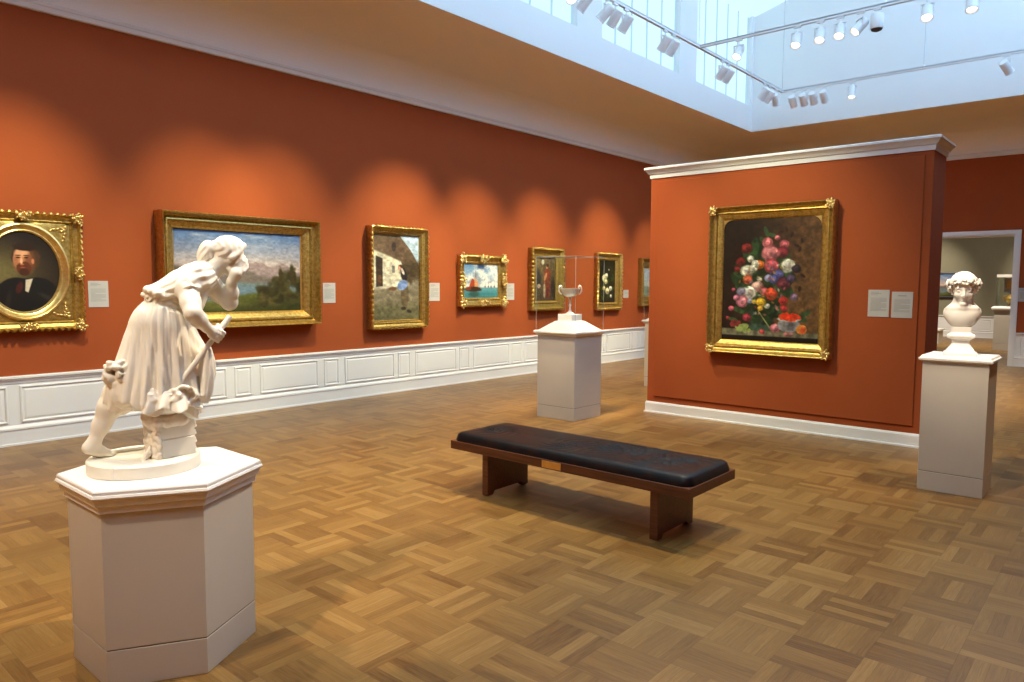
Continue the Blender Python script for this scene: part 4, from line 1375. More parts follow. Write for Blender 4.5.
# gathered knot at the back of the thigh
D.curl((-0.160, -0.062, 0.418), 0.038, 0.0065, axis_basis((-0.25, -1, -0.25)), 0.008, 0.30)
D.curl((-0.128, -0.075, 0.428), 0.026, 0.0065, axis_basis((0.5, -0.8, 0.0)), 0.008, 0.5)
D.curl((-0.186, -0.042, 0.405), 0.026, 0.0065, axis_basis((-0.9, -0.5, -0.3)), 0.008, 0.4)
for (x, y, z, rx, rz, a) in ((-0.168, -0.066, 0.466, 0.026, 0.014, 0.5), (-0.143, -0.078, 0.470, 0.024, 0.013, -0.5), (-0.188, -0.050, 0.452, 0.020, 0.012, 0.9), (-0.150, -0.090, 0.456, 0.020, 0.012, 0.1), (-0.118, -0.080, 0.455, 0.020, 0.011, -0.8)):
    D.ell((x, y, z), (rx, 0.014, rz), 0.006, basis((-math.sin(a) * 0, 1, 0), (math.sin(a), 0, math.cos(a))))
# cloth hung over the staff
def hang(X, Y, Z_):
    t = np.clip((0.52 - Z_) / 0.22, 0, 1)
    cx = np.interp(Z_, [0.29, 0.33, 0.41, 0.47, 0.53], [0.175, 0.185, 0.192, 0.190, 0.195])
    hw = np.interp(Z_, [0.29, 0.33, 0.41, 0.47, 0.53], [0.020, 0.030, 0.036, 0.032, 0.018])
    ph = np.sin(Y * 150 + X * 60) * 0.004 + np.sin(Y * 75 + 1 + Z_ * 12) * 0.006
    d = np.sqrt(((X - cx + ph) / hw) ** 2 + ((Y + 0.045) / 0.075) ** 2) - 1
    d = d * 0.026
    return np.maximum(d, np.maximum((0.30 + 0.02 * np.sin(Y * 90)) - Z_, Z_ - 0.525))
D.add(hang, (0.13, -0.13, 0.28), (0.24, 0.05, 0.54), 0.012)
# bodice
WM = basis((0, 1, 0), (-0.42, 0, 0.91))
def bodice(X, Y, Z_):
    c = np.array([0.125, 0.0, 0.800])
    p = np.stack([X - c[0], Y - c[1], Z_ - c[2]], -1) @ WM      # x back-to-front along the torso, y depth, z up
    s = p[..., 0]                                                # torso axis
    ry = np.interp(s, [-0.15, -0.09, 0.0, 0.08, 0.13], [0.070, 0.088, 0.125, 0.132, 0.085])
    rz = np.interp(s, [-0.15, -0.09, 0.0, 0.08, 0.13], [0.050, 0.058, 0.074, 0.074, 0.050])
    th = np.arctan2(p[..., 2], p[..., 1])
    rho = np.sqrt((p[..., 1] / ry) ** 2 + (p[..., 2] / rz) ** 2)
    f = 0.022 * np.sin(9 * th + s * 22) + 0.016 * np.sin(17 * th - s * 14)
    d = (rho - 1 - f) * rz * 0.9
    return np.maximum(d, np.maximum(-s - 0.145, s - 0.125))
D.add(bodice, (-0.04, -0.15, 0.68), (0.27, 0.15, 0.92), 0.018)
D.ell((0.215, 0.055, 0.815), (0.052, 0.060, 0.048), 0.02)
D.ell((0.14, -0.095, 0.795), (0.055, 0.045, 0.050), 0.018)
D.torus((0.135, -0.118, 0.765), 0.043, 0.006, axis_basis((0.15, -0.65, -0.75)), 0.006)
D.ell((0.178, -0.015, 0.745), (0.030, 0.085, 0.048), 0.02, basis((0, 1, 0), (0.2, 0, 1)))
D.ell((0.172, -0.05, 0.715), (0.020, 0.045, 0.034), 0.012)
for i in range(5):
    y = -0.085 + 0.03 * i
    D.cone((0.165, y, 0.78), (0.172, y + 0.005, 0.695 + 0.01 * (i % 2)), 0.010, 0.009, 0.012)
# overfold and belt at the waist
for i in range(13):
    a = PI * (0.42 + 1.25 * i / 12)
    p0 = np.array([0.028 + 0.040 * math.cos(a) * 1.3, 0.086 * math.sin(a) * -1 if False else -0.088 * math.sin(a - 0.25), 0.742 - 0.03 * math.cos(a) * 0.8 + 0.012])
    D.ell(p0, (0.021, 0.021, 0.015), 0.010)
D.torus((0.030, 0, 0.728), 0.080, 0.009, axis_basis((0.35, 0, 0.93)), 0.008)
D.curl((-0.020, -0.055, 0.750), 0.020, 0.005, axis_basis((-0.6, -0.7, 0.3)), 0.006)
_, X, Y, Z_ = D.win(D.lo, D.lo + D.h * D.n)
th = np.arctan2(Y, X - 0.02)
lowm = np.clip((0.735 - Z_) / 0.03, 0, 1)
ripple = 0.0015 * np.sin(29 * th + 8 * Z_ + 2.5 * np.sin(11 * Z_ + 3 * th)) + 0.0008 * np.sin(57 * th - 15 * Z_)
s_ = (X - 0.125) * 0.91 + (Z_ - 0.80) * 0.42
n_ = -(X - 0.125) * 0.42 + (Z_ - 0.80) * 0.91
tt = np.arctan2(n_, Y)
ripple2 = 0.0020 * np.sin(21 * tt + 30 * s_ + 2 * np.sin(40 * s_)) + 0.0010 * np.sin(80 * s_ + 5 * tt)
D.F += (ripple * lowm + ripple2 * (1 - lowm)).astype(np.float32)
link("dress", D.mesh("dress"), MARBLE, ST)

# staff
MB().tube([st_bot - sax * 0.02, st_bot + sax * 0.2, st_top - sax * 0.004, st_top], [0.0115, 0.0115, 0.0125, 0.011], 14).build("staff", MARBLE, ST, smooth=50)

# gathered drapery and acanthus leaves over the broken capital
A = Field((-0.12, -0.22, 0.20), (0.20, 0.12, 0.39), 0.0036)
def ruffle(X, Y, Z_):
    dx, dy = X - 0.035, Y + 0.045
    ph = np.arctan2(dy, dx)
    rho = np.sqrt(dx * dx + dy * dy)
    t = np.clip((0.352 - Z_) / 0.085, 0, 1)
    R = 0.094 + 0.034 * t ** 0.8
    R = R * np.where(dy < 0, 1.0, 0.9)
    wave = (0.002 + 0.017 * t) * np.sin(11 * ph + 0.9 * np.sin(3 * ph) + 1.5 * t) + 0.004 * t * np.sin(23 * ph)
    d = (np.abs(rho - R - wave) - 0.0062) * 0.62
    hem = 0.272 + 0.012 * np.sin(7 * ph + 1.0)
    d = np.maximum(d, hem - Z_)
    return np.maximum(d, Z_ - 0.352)
A.add(ruffle, (-0.115, -0.215, 0.235), (0.19, 0.10, 0.37), 0.006)
A.curl((0.106, -0.132, 0.328), 0.040, 0.0068, axis_basis((0.35, -1, -0.15)), 0.008, 0.25)
A.curl((-0.052, -0.100, 0.332), 0.028, 0.0065, axis_basis((-0.5, -0.9, 0.3)), 0.008, 0.35)
A.curl((-0.015, -0.128, 0.335), 0.024, 0.0065, axis_basis((0.2, -0.9, 0.4)), 0.008, 0.45)
A.curl((0.062, -0.140, 0.332), 0.024, 0.0065, axis_basis((-0.3, -0.9, 0.3)), 0.008, 0.45)
A.ell((0.035, -0.05, 0.288), (0.090, 0.080, 0.050), 0.015)
link("gathered_drapery", A.mesh("gathered_drapery"), MARBLE, ST)

# broken architectural block
def capital():
    m = MB()
    ang = math.atan2(0.075, 0.144)
    c0 = np.array([-0.002, -0.112])
    dx = np.array([math.cos(ang), math.sin(ang)]); dy = np.array([-dx[1], dx[0]])
    W, L = 0.163, 0.125
    def pt(a, b, z): 
        q = c0 + dx * a + dy * b
        return (q[0], q[1], z)
    def bl(a0, a1, b0, b1, z0, z1, e=0.003):
        r = [[pt(a0 + i, b0 + i, z), pt(a1 - i, b0 + i, z), pt(a1 - i, b1 - i, z), pt(a0 + i, b1 - i, z)] for i, z in ((e, z0), (0, z0 + e), (0, z1 - e), (e, z1))]
        m.loft(r)
    bl(0, W, 0, L, 0.054, 0.135)
    bl(0.002, W - 0.002, 0.002, L, 0.137, 0.208)
    bl(0.01, W - 0.01, 0.01, L - 0.01, 0.13, 0.142)
    return m, pt
cm, pt = capital()
CAP = cm.build("column_block", MARBLE, ST)
R_ = Field((-0.12, -0.17, 0.04), (0.22, 0.14, 0.30), 0.0038)
rr = random.Random(3)
for i in range(7):                                              # rough broken face and crumbling top
    for j in range(9):
        z = 0.062 + 0.0175 * j + 0.006 * rr.uniform(-1, 1); b = 0.004 + 0.0165 * i + 0.004 * rr.uniform(-1, 1)
        R_.ell(pt(0.002 + 0.003 * rr.uniform(-1, 1), b, z), (0.010 + 0.004 * rr.random(), 0.012, 0.011 + 0.003 * rr.random()), 0.006)
for i in range(60):
    a, b = -0.01 + 0.18 * rr.random(), -0.005 + 0.125 * rr.random()
    R_.ell(pt(a, b, 0.205 + 0.04 * rr.random() * (0.3 + b * 6)), (0.020, 0.018, 0.016 + 0.008 * rr.random()), 0.012)
R_.ell(pt(0.08, 0.065, 0.215), (0.085, 0.065, 0.045), 0.02)
link("broken_stone", R_.mesh("broken_stone", 0), MARBLE_ROUGH, ST)
L_ = Field((-0.16, -0.16, 0.04), (0.24, 0.10, 0.30), 0.0038)
for (z, R) in ((0.19, 0.017), (0.155, 0.014), (0.12, 0.016), (0.09, 0.012)):
    L_.curl(pt(0.168, 0.02, z), R, 0.005, axis_basis((1, 0.1, 0.3)), 0.006)
    L_.ell(pt(0.160, 0.03, z), (0.010, 0.02, 0.016), 0.01)
link("carved_leaf", L_.mesh("carved_leaf", 0), MARBLE, ST)
L_ = Field((-0.16, -0.16, 0.04), (0.10, 0.10, 0.20), 0.0038)
for i in range(5):
    L_.chain([pt(-0.045 + 0.007 * i, 0.05 + 0.006 * i, 0.052), pt(-0.030 + 0.005 * i, 0.05, 0.080), pt(-0.020 + 0.003 * i, 0.05, 0.110 - 0.008 * abs(i - 2))], [0.009, 0.007, 0.0035], 0.006)
link("carved_leaf", L_.mesh("carved_leaf", 0), MARBLE, ST)
# round base with its seam and a fallen stick
m = MB()
N = 72
prof = [(0.222, 0.0), (0.225, 0.003), (0.225, 0.050), (0.220, 0.055), (0.0005, 0.055)]
m.lathe([(r, z) for r, z in prof], N, (-0.06, 0.018, 0.0))
m.build("round_base", MARBLE, ST, smooth=35)
MB().tube([(-0.26, 0.06, 0.062), (-0.16, 0.11, 0.064), (-0.08, 0.13, 0.063), (-0.02, 0.15, 0.066)], [0.006, 0.008, 0.008, 0.006], 8).build("fallen_branch", MARBLE, ST, smooth=60)
MB().box(-0.178, -0.173, -0.1785, -0.172, 0.001, 0.0545).build("base_seam", MARBLE_W, ST)

# hexagonal pedestal
HX = thing("hexagonal_pedestal", "white hexagonal pedestal with moulded top carrying the stooping marble statue", "pedestal", (-3.221, 1.366, 0))
MB().poly_stack(6, [(0.368, 0), (0.370, 0.003), (0.370, 0.149), (0.368, 0.152)]).build("plinth", PED, HX)
MB().poly_stack(6, [(0.365, 0.150), (0.365, 0.158)]).build("joint_gap", GROOVE, HX)
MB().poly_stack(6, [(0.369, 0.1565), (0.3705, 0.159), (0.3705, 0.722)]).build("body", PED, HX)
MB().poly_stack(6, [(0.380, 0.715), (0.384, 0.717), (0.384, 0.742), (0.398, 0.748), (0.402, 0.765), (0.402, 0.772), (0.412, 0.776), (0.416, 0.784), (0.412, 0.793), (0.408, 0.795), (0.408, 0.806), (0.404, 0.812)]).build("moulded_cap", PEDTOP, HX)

# ---- marble bust on its square pedestal
BP = thing("square_pedestal", "tall white square pedestal carrying the marble portrait bust at the right", "pedestal", (-1.07, 6.668, 0))
MB().rect_stack([(0.221, 0.205, 0), (0.223, 0.207, 0.003), (0.223, 0.207, 0.148), (0.221, 0.205, 0.151)]).build("plinth", PED, BP)
MB().rect_stack([(0.217, 0.201, 0.149), (0.217, 0.201, 0.158)]).build("joint_gap", GROOVE, BP)
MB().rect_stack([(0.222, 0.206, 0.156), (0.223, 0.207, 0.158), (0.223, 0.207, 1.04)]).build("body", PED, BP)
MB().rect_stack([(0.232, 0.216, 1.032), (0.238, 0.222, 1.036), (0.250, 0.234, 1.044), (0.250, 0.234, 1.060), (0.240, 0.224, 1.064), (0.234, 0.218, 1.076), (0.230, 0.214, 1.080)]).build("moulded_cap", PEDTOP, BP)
BU = thing("marble_bust", "white marble bust of a curly-fringed head on the tall square pedestal", "sculpture", (-1.075, 6.668, 1.080), math.radians(9.5))
MB().rect_stack([(0.112, 0.105, 0), (0.116, 0.108, 0.004), (0.116, 0.108, 0.020), (0.100, 0.093, 0.028), (0.090, 0.084, 0.045), (0.068, 0.063, 0.078), (0.060, 0.056, 0.090), (0.060, 0.056, 0.122), (0.094, 0.088, 0.140), (0.096, 0.090, 0.156), (0.078, 0.073, 0.170), (0.066, 0.062, 0.180), (0.066, 0.062, 0.222)]).build("socle", MARBLE_W, BU, bevel=0.003)
G = Field((-0.22, -0.20, 0.18), (0.22, 0.20, 0.72), 0.0042)
hb = np.array([0.0, -0.008, 0.510])
GM = basis((0.06, -1, -0.10), (0, -0.05, 1))
GP = head(G, hb, 0.245, GM)
G.cone((0.0, 0.02, 0.35), (0.0, 0.02, 0.49), 0.068, 0.056, 0.03)
def chest(X, Y, Z_):
    p = np.stack([X / 0.116, (Y - 0.015) / 0.086, (Z_ - 0.314) / 0.108], -1)
    d = (np.sqrt((p ** 2).sum(-1)) - 1) * 0.088
    return np.maximum(d, (Z_ - 0.405 + 0.62 * np.abs(X) - 0.02 + 0.1 * np.clip(-Y, 0, 1)) * 0.8)
G.add(chest, (-0.16, -0.1, 0.19), (0.16, 0.13, 0.44), 0.03)
G.cone((-0.062, 0.02, 0.336), (0.062, 0.02, 0.344), 0.040, 0.040, 0.04)
for s in (-1, 1):
    G.cone((s * 0.010, 0.036, 0.405), (s * 0.078, 0.024, 0.338), 0.038, 0.030, 0.06)
    G.cone(GP(s * 0.20, -0.1, -0.12), (s * 0.012, -0.050, 0.372), 0.014, 0.010, 0.02)
    G.cone((s * 0.012, -0.058, 0.372), (s * 0.10, -0.02, 0.372), 0.008, 0.008, 0.025)
link("head_and_chest", G.mesh("head_and_chest"), MARBLE_W, BU)
K = Field((-0.18, -0.18, 0.45), (0.18, 0.18, 0.74), 0.0040)
hk = hb + GM @ np.array([0, -0.016, 0.045])
def cap_(X, Y, Z_):
    p = np.stack([X - hk[0], Y - hk[1], Z_ - hk[2]], -1) @ GM
    r = np.array([0.099, 0.116, 0.104])
    d = (np.sqrt(((p / r) ** 2).sum(-1)) - 1) * 0.106
    return np.maximum(d, np.maximum((p[..., 1] * 0.42 - p[..., 2] - 0.020) * 0.9, -p[..., 2] - 0.085))
K.add(cap_, hk - 0.14, hk + 0.14, 0.01)
rr = random.Random(11)
for ring, (rz, ro, nb) in enumerate(((0.014, 1.05, 28), (-0.006, 1.09, 26), (-0.028, 1.02, 22), (-0.050, 0.97, 20))):
    for i in range(nb):
        a = 2 * PI * (i + 0.5 * (ring % 2)) / nb
        x, y = 0.101 * ro * math.sin(a), 0.118 * ro * math.cos(a)
        front = y > 0.055
        if ring == 3 and y > 0.02:
            continue
        if ring == 2 and y > 0.075:
            continue
        if ring == 2 and y > 0.02 and abs(x) < 0.078:
            continue
        zz = rz + (0.031 if front else 0.006) - (0.02 if y < -0.03 else 0) + 0.010 * rr.random()
        q = hk + GM @ np.array([x + rr.uniform(-.006, .006), y * (0.97 if front else 1) + rr.uniform(-.006, .004), zz + rr.uniform(-.008, .006)])
        K.torus(q, 0.0105, 0.0058, axis_basis(GM @ np.array([math.sin(a) + 0.3 * rr.uniform(-1, 1), math.cos(a), 0.35])), 0.003)
        K.ell(q - GM @ np.array([math.sin(a), math.cos(a), 0]) * 0.006, (0.010, 0.010, 0.010), 0.004)
for s in (-1, 1):                                              # side tufts over the ears
    for (x, z, y, r) in ((0.112, 0.010, 0.03, 0.014), (0.116, 0.002, 0.010, 0.012), (0.106, -0.012, 0.025, 0.012)):
        q = hk + GM @ np.array([s * x, y, z])
        K.torus(q, r * 0.75, r * 0.45, axis_basis(GM @ np.array([s, 0.9, 0.2])), 0.004)
        K.ell(q, (r * 0.8, r * 0.8, r * 0.8), 0.004)
link("curly_hair", K.mesh("curly_hair", 0), MARBLE_W, BU)

#@REST
# ------------------------------------------------------------------ glass display cases
def box_case(px, py, label_p, label_c, h=0.558):
    t = thing("display_pedestal", label_p, "pedestal", (px, py, 0))
    a = h / 2
    MB().rect_stack([(a - .002, a - .002, 0), (a, a, 0.003), (a, a, 0.149), (a - .002, a - .002, 0.152)]).build("plinth", PED, t)
    MB().rect_stack([(a - .006, a - .006, 0.15), (a - .006, a - .006, 0.159)]).build("joint_gap", GROOVE, t)
    MB().rect_stack([(a - .001, a - .001, 0.157), (a, a, 0.159), (a, a, 1.01)]).build("body", PED, t)
    MB().rect_stack([(a + .008, a + .008, 1.005), (a + .014, a + .014, 1.010), (a + .018, a + .018, 1.022), (a + .034, a + .034, 1.034), (a + .040, a + .040, 1.040), (a + .040, a + .040, 1.056), (a + .036, a + .036, 1.062), (a + .030, a + .030, 1.0638)]).build("moulded_cap", PEDTOP, t)
    MB().rect_stack([(a + .002, a + .002, 1.063), (a - .15, a - .15, 1.175), (a - .165, a - .165, 1.178)]).build("sloped_riser", PEDTOP, t)
    MB().rect_stack([(0.102, 0.102, 1.176), (0.104, 0.104, 1.178), (0.104, 0.104, 1.258), (0.102, 0.102, 1.260)]).build("top_block", PEDTOP, t)
    c = thing("glass_case", label_c, "display case", (px, py, 1.0648))
    g, H_, w = a + 0.014, 0.885, 0.004
    for (x0, x1, y0, y1) in ((-g, g, -g, -g + w), (-g, g, g - w, g), (-g, -g + w, -g + w, g - w), (g - w, g, -g + w, g - w)):
        MB().box(x0, x1, y0, y1, 0, H_).build("glass_side", GLASS, c)
    MB().box(-g, g, -g, g, H_, H_ + w).build("glass_top", GLASS, c)
    e = MB()
    for sx in (-1, 1):
        for sy in (-1, 1):
            e.box(sx * g - 0.0016, sx * g + 0.0016, sy * g - 0.0016, sy * g + 0.0016, 0, H_ + w)
        e.box(sx * g - 0.0016, sx * g + 0.0016, -g, g, H_ + 0.001, H_ + w)
        e.box(-g, g, sx * g - 0.0016, sx * g + 0.0016, H_ + 0.001, H_ + w)
    e.build("polished_edge", GLASSEDGE, c)
    return t


box_case(-5.286, 7.168, "square white display pedestal under the glass case with the silver cup", "clear glass case covering the silver cup")
box_case(-5.715, 10.43, "white display pedestal showing half out behind the partition's left edge", "glass case on the half-hidden pedestal behind the partition")

CU = thing("silver_cup", "footed silver cup with two scrolled handles inside the glass case", "cup", (-5.286, 7.168, 1.260), math.radians(38))
MB().lathe([(0.052, 0), (0.054, 0.006), (0.046, 0.014), (0.026, 0.024), (0.014, 0.040), (0.011, 0.08), (0.020, 0.094), (0.013, 0.106), (0.012, 0.150), (0.020, 0.166), (0.014, 0.178)], 28).build("stem", SILVER, CU, smooth=60)
MB().lathe([(0.014, 0.176), (0.050, 0.182), (0.088, 0.198), (0.112, 0.222), (0.122, 0.250), (0.132, 0.262), (0.132, 0.267), (0.120, 0.264), (0.106, 0.226), (0.080, 0.203), (0.030, 0.190), (0.0005, 0.188)], 36, cap1=False).build("bowl", SILVER, CU, smooth=60)
for s in (-1, 1):
    pts = [(s * 0.104, 0, 0.208), (s * 0.128, 0, 0.214), (s * 0.148, 0, 0.236), (s * 0.150, 0, 0.264), (s * 0.140, 0, 0.288), (s * 0.122, 0, 0.296), (s * 0.108, 0, 0.286), (s * 0.110, 0, 0.274), (s * 0.122, 0, 0.274)]
    MB().tube(pts, [0.007, 0.008, 0.009, 0.009, 0.009, 0.0085, 0.007, 0.006, 0.006], 8).build("handle", SILVER, CU, smooth=60)
CU.scale = (0.92, 0.92, 1.17)
VS = thing("porcelain_vase", "small white object under glass on the half-hidden pedestal", "ornament", (-5.715, 10.43, 1.260))
MB().lathe([(0.05, 0), (0.055, 0.01), (0.035, 0.03), (0.07, 0.10), (0.085, 0.15), (0.05, 0.21), (0.035, 0.24), (0.05, 0.27), (0.045, 0.27), (0.03, 0.24), (0.0005, 0.2)], 28, cap1=False).build("vessel", MARBLE_W, VS, smooth=60)

# ------------------------------------------------------------------ bench
BX0, BX1, BY0, BY1 = -4.068, -2.005, 3.955, 4.60
BE = thing("museum_bench", "long wooden gallery bench with a black leather cushion", "bench", ((BX0 + BX1) / 2, (BY0 + BY1) / 2, 0))
hx, hy = (BX1 - BX0) / 2, (BY1 - BY0) / 2
MB().rect_stack([(hx - 0.003, hy - 0.003, 0.325), (hx, hy, 0.328), (hx, hy, 0.387), (hx - 0.003, hy - 0.003, 0.390)]).build("seat_frame", BENCHWOOD, BE)
for xc in (-0.69, 0.772):
    hw, d0, d1 = 0.028, -hy + 0.03, hy - 0.135
    outline = [(d0, 0.006), (d0 + 0.06, 0.006), (d0 + 0.075, 0.03), (d0 + 0.085, 0.035), (d1 - 0.085, 0.035), (d1 - 0.075, 0.03), (d1 - 0.06, 0.006), (d1, 0.006), (d1, 0.326), (d0, 0.326)]
    lg = MB().loft([[(xc - hw, y, z) for y, z in outline], [(xc + hw, y, z) for y, z in outline]]).build("leg", BENCHWOOD, BE, bevel=0.002)
    for y in (d0 + 0.03, d1 - 0.03):
        MB().lathe([(0.016, 0.0), (0.016, 0.007)], 12, (xc, y, 0)).build("foot_glide", DARK, lg)
# cushion
nxs, nys = 120, 44
cx_, cy_ = hx - 0.008, hy - 0.008
rr = random.Random(5)
rip = [(rr.uniform(-0.85, 0.85), rr.uniform(-0.15, 0.15)) for _ in range(7)]
vs, fs = [], []
def cush(ix, iy):
    s, t = ix / nxs * 2 - 1, iy / nys * 2 - 1
    x, y = s * cx_, t * cy_
    ex, ey = cx_ - abs(x), cy_ - abs(y)
    e = min(ex, ey)
    rc = 0.075
    if ex < rc and ey < rc:
        dx, dy = rc - ex, rc - ey
        L = math.hypot(dx, dy)
        mxv = max(dx, dy)
        if L > 1e-6:
            k = mxv / L
            x, y = math.copysign(cx_ - rc + dx * k, x), math.copysign(cy_ - rc + dy * k, y)
        e = rc - mxv
    z = 0.402 + 0.054 * (1 - max(0, 1 - e / 0.055) ** 2.2) ** 0.5
    if e > 0.03:
        w = min(1, (e - 0.03) / 0.05)
        for (qx, qy) in rip:
            r = math.hypot(x - qx, (y - qy) * 1.2)
            a = math.atan2(y - qy, x - qx)
            z += w * 0.008 * math.exp(-(r / 0.16) ** 2) * math.sin(11 * a + 9 * r * 8)
        z += w * 0.006 * math.sin(PI * (1 - abs(t))) * 0.5
    return (x, y, z)
for iy in range(nys + 1):
    for ix in range(nxs + 1):
        vs.append(cush(ix, iy))
for iy in range(nys):
    for ix in range(nxs):
        a = iy * (nxs + 1) + ix
        fs.append((a, a + 1, a + nxs + 2, a + nxs + 1))
m = MB().add(vs, fs)
per = [i for i in range(nxs + 1)] + [iy * (nxs + 1) + nxs for iy in range(1, nys + 1)] + [nys * (nxs + 1) + i for i in range(nxs - 1, -1, -1)] + [iy * (nxs + 1) for iy in range(nys - 1, 0, -1)]
o0 = len(m.v)
m.v += [(m.v[i][0], m.v[i][1], 0.3895) for i in per]
for k in range(len(per)):
    j = (k + 1) % len(per)
    m.f.append((per[k], o0 + k, o0 + j, per[j]))
m.build("cushion", LEATHER, BE, smooth=60)
MB().box(-0.110, 0.055, -hy - 0.004, -hy + 0.001, 0.333, 0.383).build("brass_plaque", BRASS, BE)

# ------------------------------------------------------------------ things in the olive gallery
t = thing("display_pedestal", "tan display pedestal with white top seen through the far doorway", "pedestal", (-2.55, 22.45, 0))
MB().rect_stack([(0.31, 0.31, 0), (0.31, 0.31, 0.16), (0.305, 0.305, 0.165), (0.31, 0.31, 0.17), (0.31, 0.31, 1.02)]).build("body", PED, t)
MB().rect_stack([(0.33, 0.33, 1.01), (0.38, 0.38, 1.05), (0.38, 0.38, 1.08), (0.34, 0.34, 1.12)]).build("moulded_cap", PEDTOP, t)
c = thing("glass_case", "glass case holding a dark gold vessel seen through the far doorway", "display case", (-2.55, 22.45, 1.1208))
for (x0, x1, y0, y1) in ((-.3, .3, -.3, -.29), (-.3, .3, .29, .3), (-.3, -.29, -.29, .29), (.29, .3, -.29, .29)):
    MB().box(x0, x1, y0, y1, 0, 0.80).build("glass_side", GLASS, c)
MB().box(-.3, .3, -.3, .3, 0.74, 0.81).build("case_lid", PEDTOP, c)
g = thing("gilt_vessel", "dark gilt lidded vessel inside the far glass case", "vessel", (-2.52, 22.35, 1.12))
MB().lathe([(0.10, 0), (0.10, 0.02), (0.05, 0.05), (0.14, 0.14), (0.17, 0.20), (0.12, 0.27), (0.05, 0.31), (0.02, 0.36), (0.001, 0.38)], 24).build("body", GOLD3, g, smooth=50)
for s in (-1, 1):
    MB().tube([(s * 0.14, 0, 0.15), (s * 0.21, 0, 0.19), (s * 0.20, 0, 0.25), (s * 0.12, 0, 0.26)], 0.014, 8).build("handle", GOLD3, g, smooth=60)
g = thing("art_panel", "small framed print standing upright in the far glass case", "picture", (-2.62, 22.68, 1.12))
MB().box(-.13, .13, -.012, .012, 0.36, 0.72).build("frame", CARD, g)
MB().box(-.07, .07, -.016, -.012, 0.44, 0.66).build("print", BRASS, g)
MB().box(-.02, .02, -.01, .02, 0.0, 0.37).build("stand", CARD, g)
r = thing("framed_painting", "dark-framed landscape on the olive wall beyond the doorway", "painting", (-4.75, 27.0, 1.66))
MB().loft([[(-x, -d, -z), (x, -d, -z), (x, -d, z), (-x, -d, z)] for x, z, d in ((0.62, 0.42, 0.0), (0.62, 0.42, 0.05), (0.58, 0.38, 0.06), (0.55, 0.35, 0.03))], False, False).build("frame", DARK, r)
link("canvas", canvas_mesh(1.1, 0.7, p_landscape, 40), CANVAS, r, (0, -0.025, 0))
t = thing("display_plinth", "low white plinth beyond the doorway behind the bust", "plinth", (-4.75, 23.6, 0))
MB().rect_stack([(0.45, 0.3, 0), (0.45, 0.3, 0.36), (0.44, 0.29, 0.365)]).build("body", PED, t)
MB().rect_stack([(0.47, 0.32, 0.365), (0.49, 0.34, 0.375), (0.49, 0.34, 0.42), (0.48, 0.33, 0.425)]).build("top", PEDTOP, t)

#@LIGHTS
# ------------------------------------------------------------------ light tracks and spotlights
TX, TY2, TY3, TZ = -5.48, 10.77, 14.25, 5.35
def track(label, p0, p1, cables):
    t = thing("light_track", label, "track", p0)
    d = Vector(p1) - Vector(p0)
    L = d.length
    t.rotation_euler = (0, 0, math.atan2(d.y, d.x))
    MB().box(0, L, -0.022, -0.012, -0.02, 0.02).box(0, L, 0.012, 0.022, -0.02, 0.02).box(0, L, -0.022, 0.022, 0.008, 0.024).build("rail", LAMPW, t)
    for s in cables:
        MB().tube([(s, 0, 0.02), (s, 0, roof_z((t.matrix_basis @ Vector((s, 0, 0))).x) - TZ - 0.003)], 0.006, 6).build("suspension_cable", CABLE, t)
        MB().lathe([(0.02, 0.024), (0.02, 0.04), (0.008, 0.055)], 12, (s, 0, 0)).build("cable_clamp", LAMPW, t)
    return t
track("long white light track running under the left skylight windows", (TX, -1.6, TZ), (TX, TY3 + 0.02, TZ), (0.3, 4.1, 8.2, 12.35, 15.83))
track("white cross track carrying the row of glowing lamps under the skylight", (TX + 0.024, TY2, TZ), (-0.2, TY2, TZ), (2.65, 5.1))
track("farthest white light track near the back wall of the skylight", (TX + 0.024, TY3, TZ), (-0.2, TY3, TZ), (2.4, 4.9))

_m = MB(); _m.box(-0.017, 0.017, -0.05, 0.05, -0.025, 0.006); ME_AD = _m.build("adapter", LAMPW).data
_m = MB(); _m.lathe([(0.008, -0.085), (0.008, -0.02)], 10); ME_ST = _m.build("stem", LAMPW).data
_m = MB()
_m.box(-0.08, 0.08, -0.014, 0.014, -0.006, 0.004).box(-0.082, -0.076, -0.014, 0.014, -0.11, 0.004).box(0.076, 0.082, -0.014, 0.014, -0.11, 0.004); ME_YK = _m.build("yoke", LAMPW).data
_m = MB(); _m.lathe([(0.0005, 0.115), (0.045, 0.113), (0.062, 0.105), (0.066, 0.09), (0.066, -0.10), (0.072, -0.105), (0.072, -0.118), (0.064, -0.118), (0.060, -0.10)], 24, cap0=False, cap1=False); ME_HS = _m.build("housing", LAMPW, smooth=35).data
_m = MB(); _m.lathe([(0.0005, -0.080), (0.030, -0.081), (0.0605, -0.084)], 24, cap0=False, cap1=False); ME_LN = _m.build("lens", LENS, smooth=60).data
for o in [o for o in bpy.data.objects if o.name.split(".")[0] in ("adapter", "stem", "yoke", "housing", "lens") and o.parent is None]:
    bpy.data.objects.remove(o)


def spot_light(name, pos, target, power, size, blend, col, rad, parent=None):
    L = bpy.data.lights.new(name, "SPOT")
    L.energy = power * LAMP_GAIN
    L.color = col
    L.spot_size = math.radians(size)
    L.spot_blend = blend
    L.shadow_soft_size = rad
    o = bpy.data.objects.new(name, L)
    COL.objects.link(o)
    d = Vector(target) - Vector(pos)
    M = d.to_track_quat("-Z", "Y").to_matrix().to_4x4()
    M.translation = Vector(pos)
    if parent is not None:
        bpy.context.view_layer.update()
        o.parent = parent
        o.matrix_parent_inverse = parent.matrix_world.inverted()
    o.matrix_basis = M
    return o


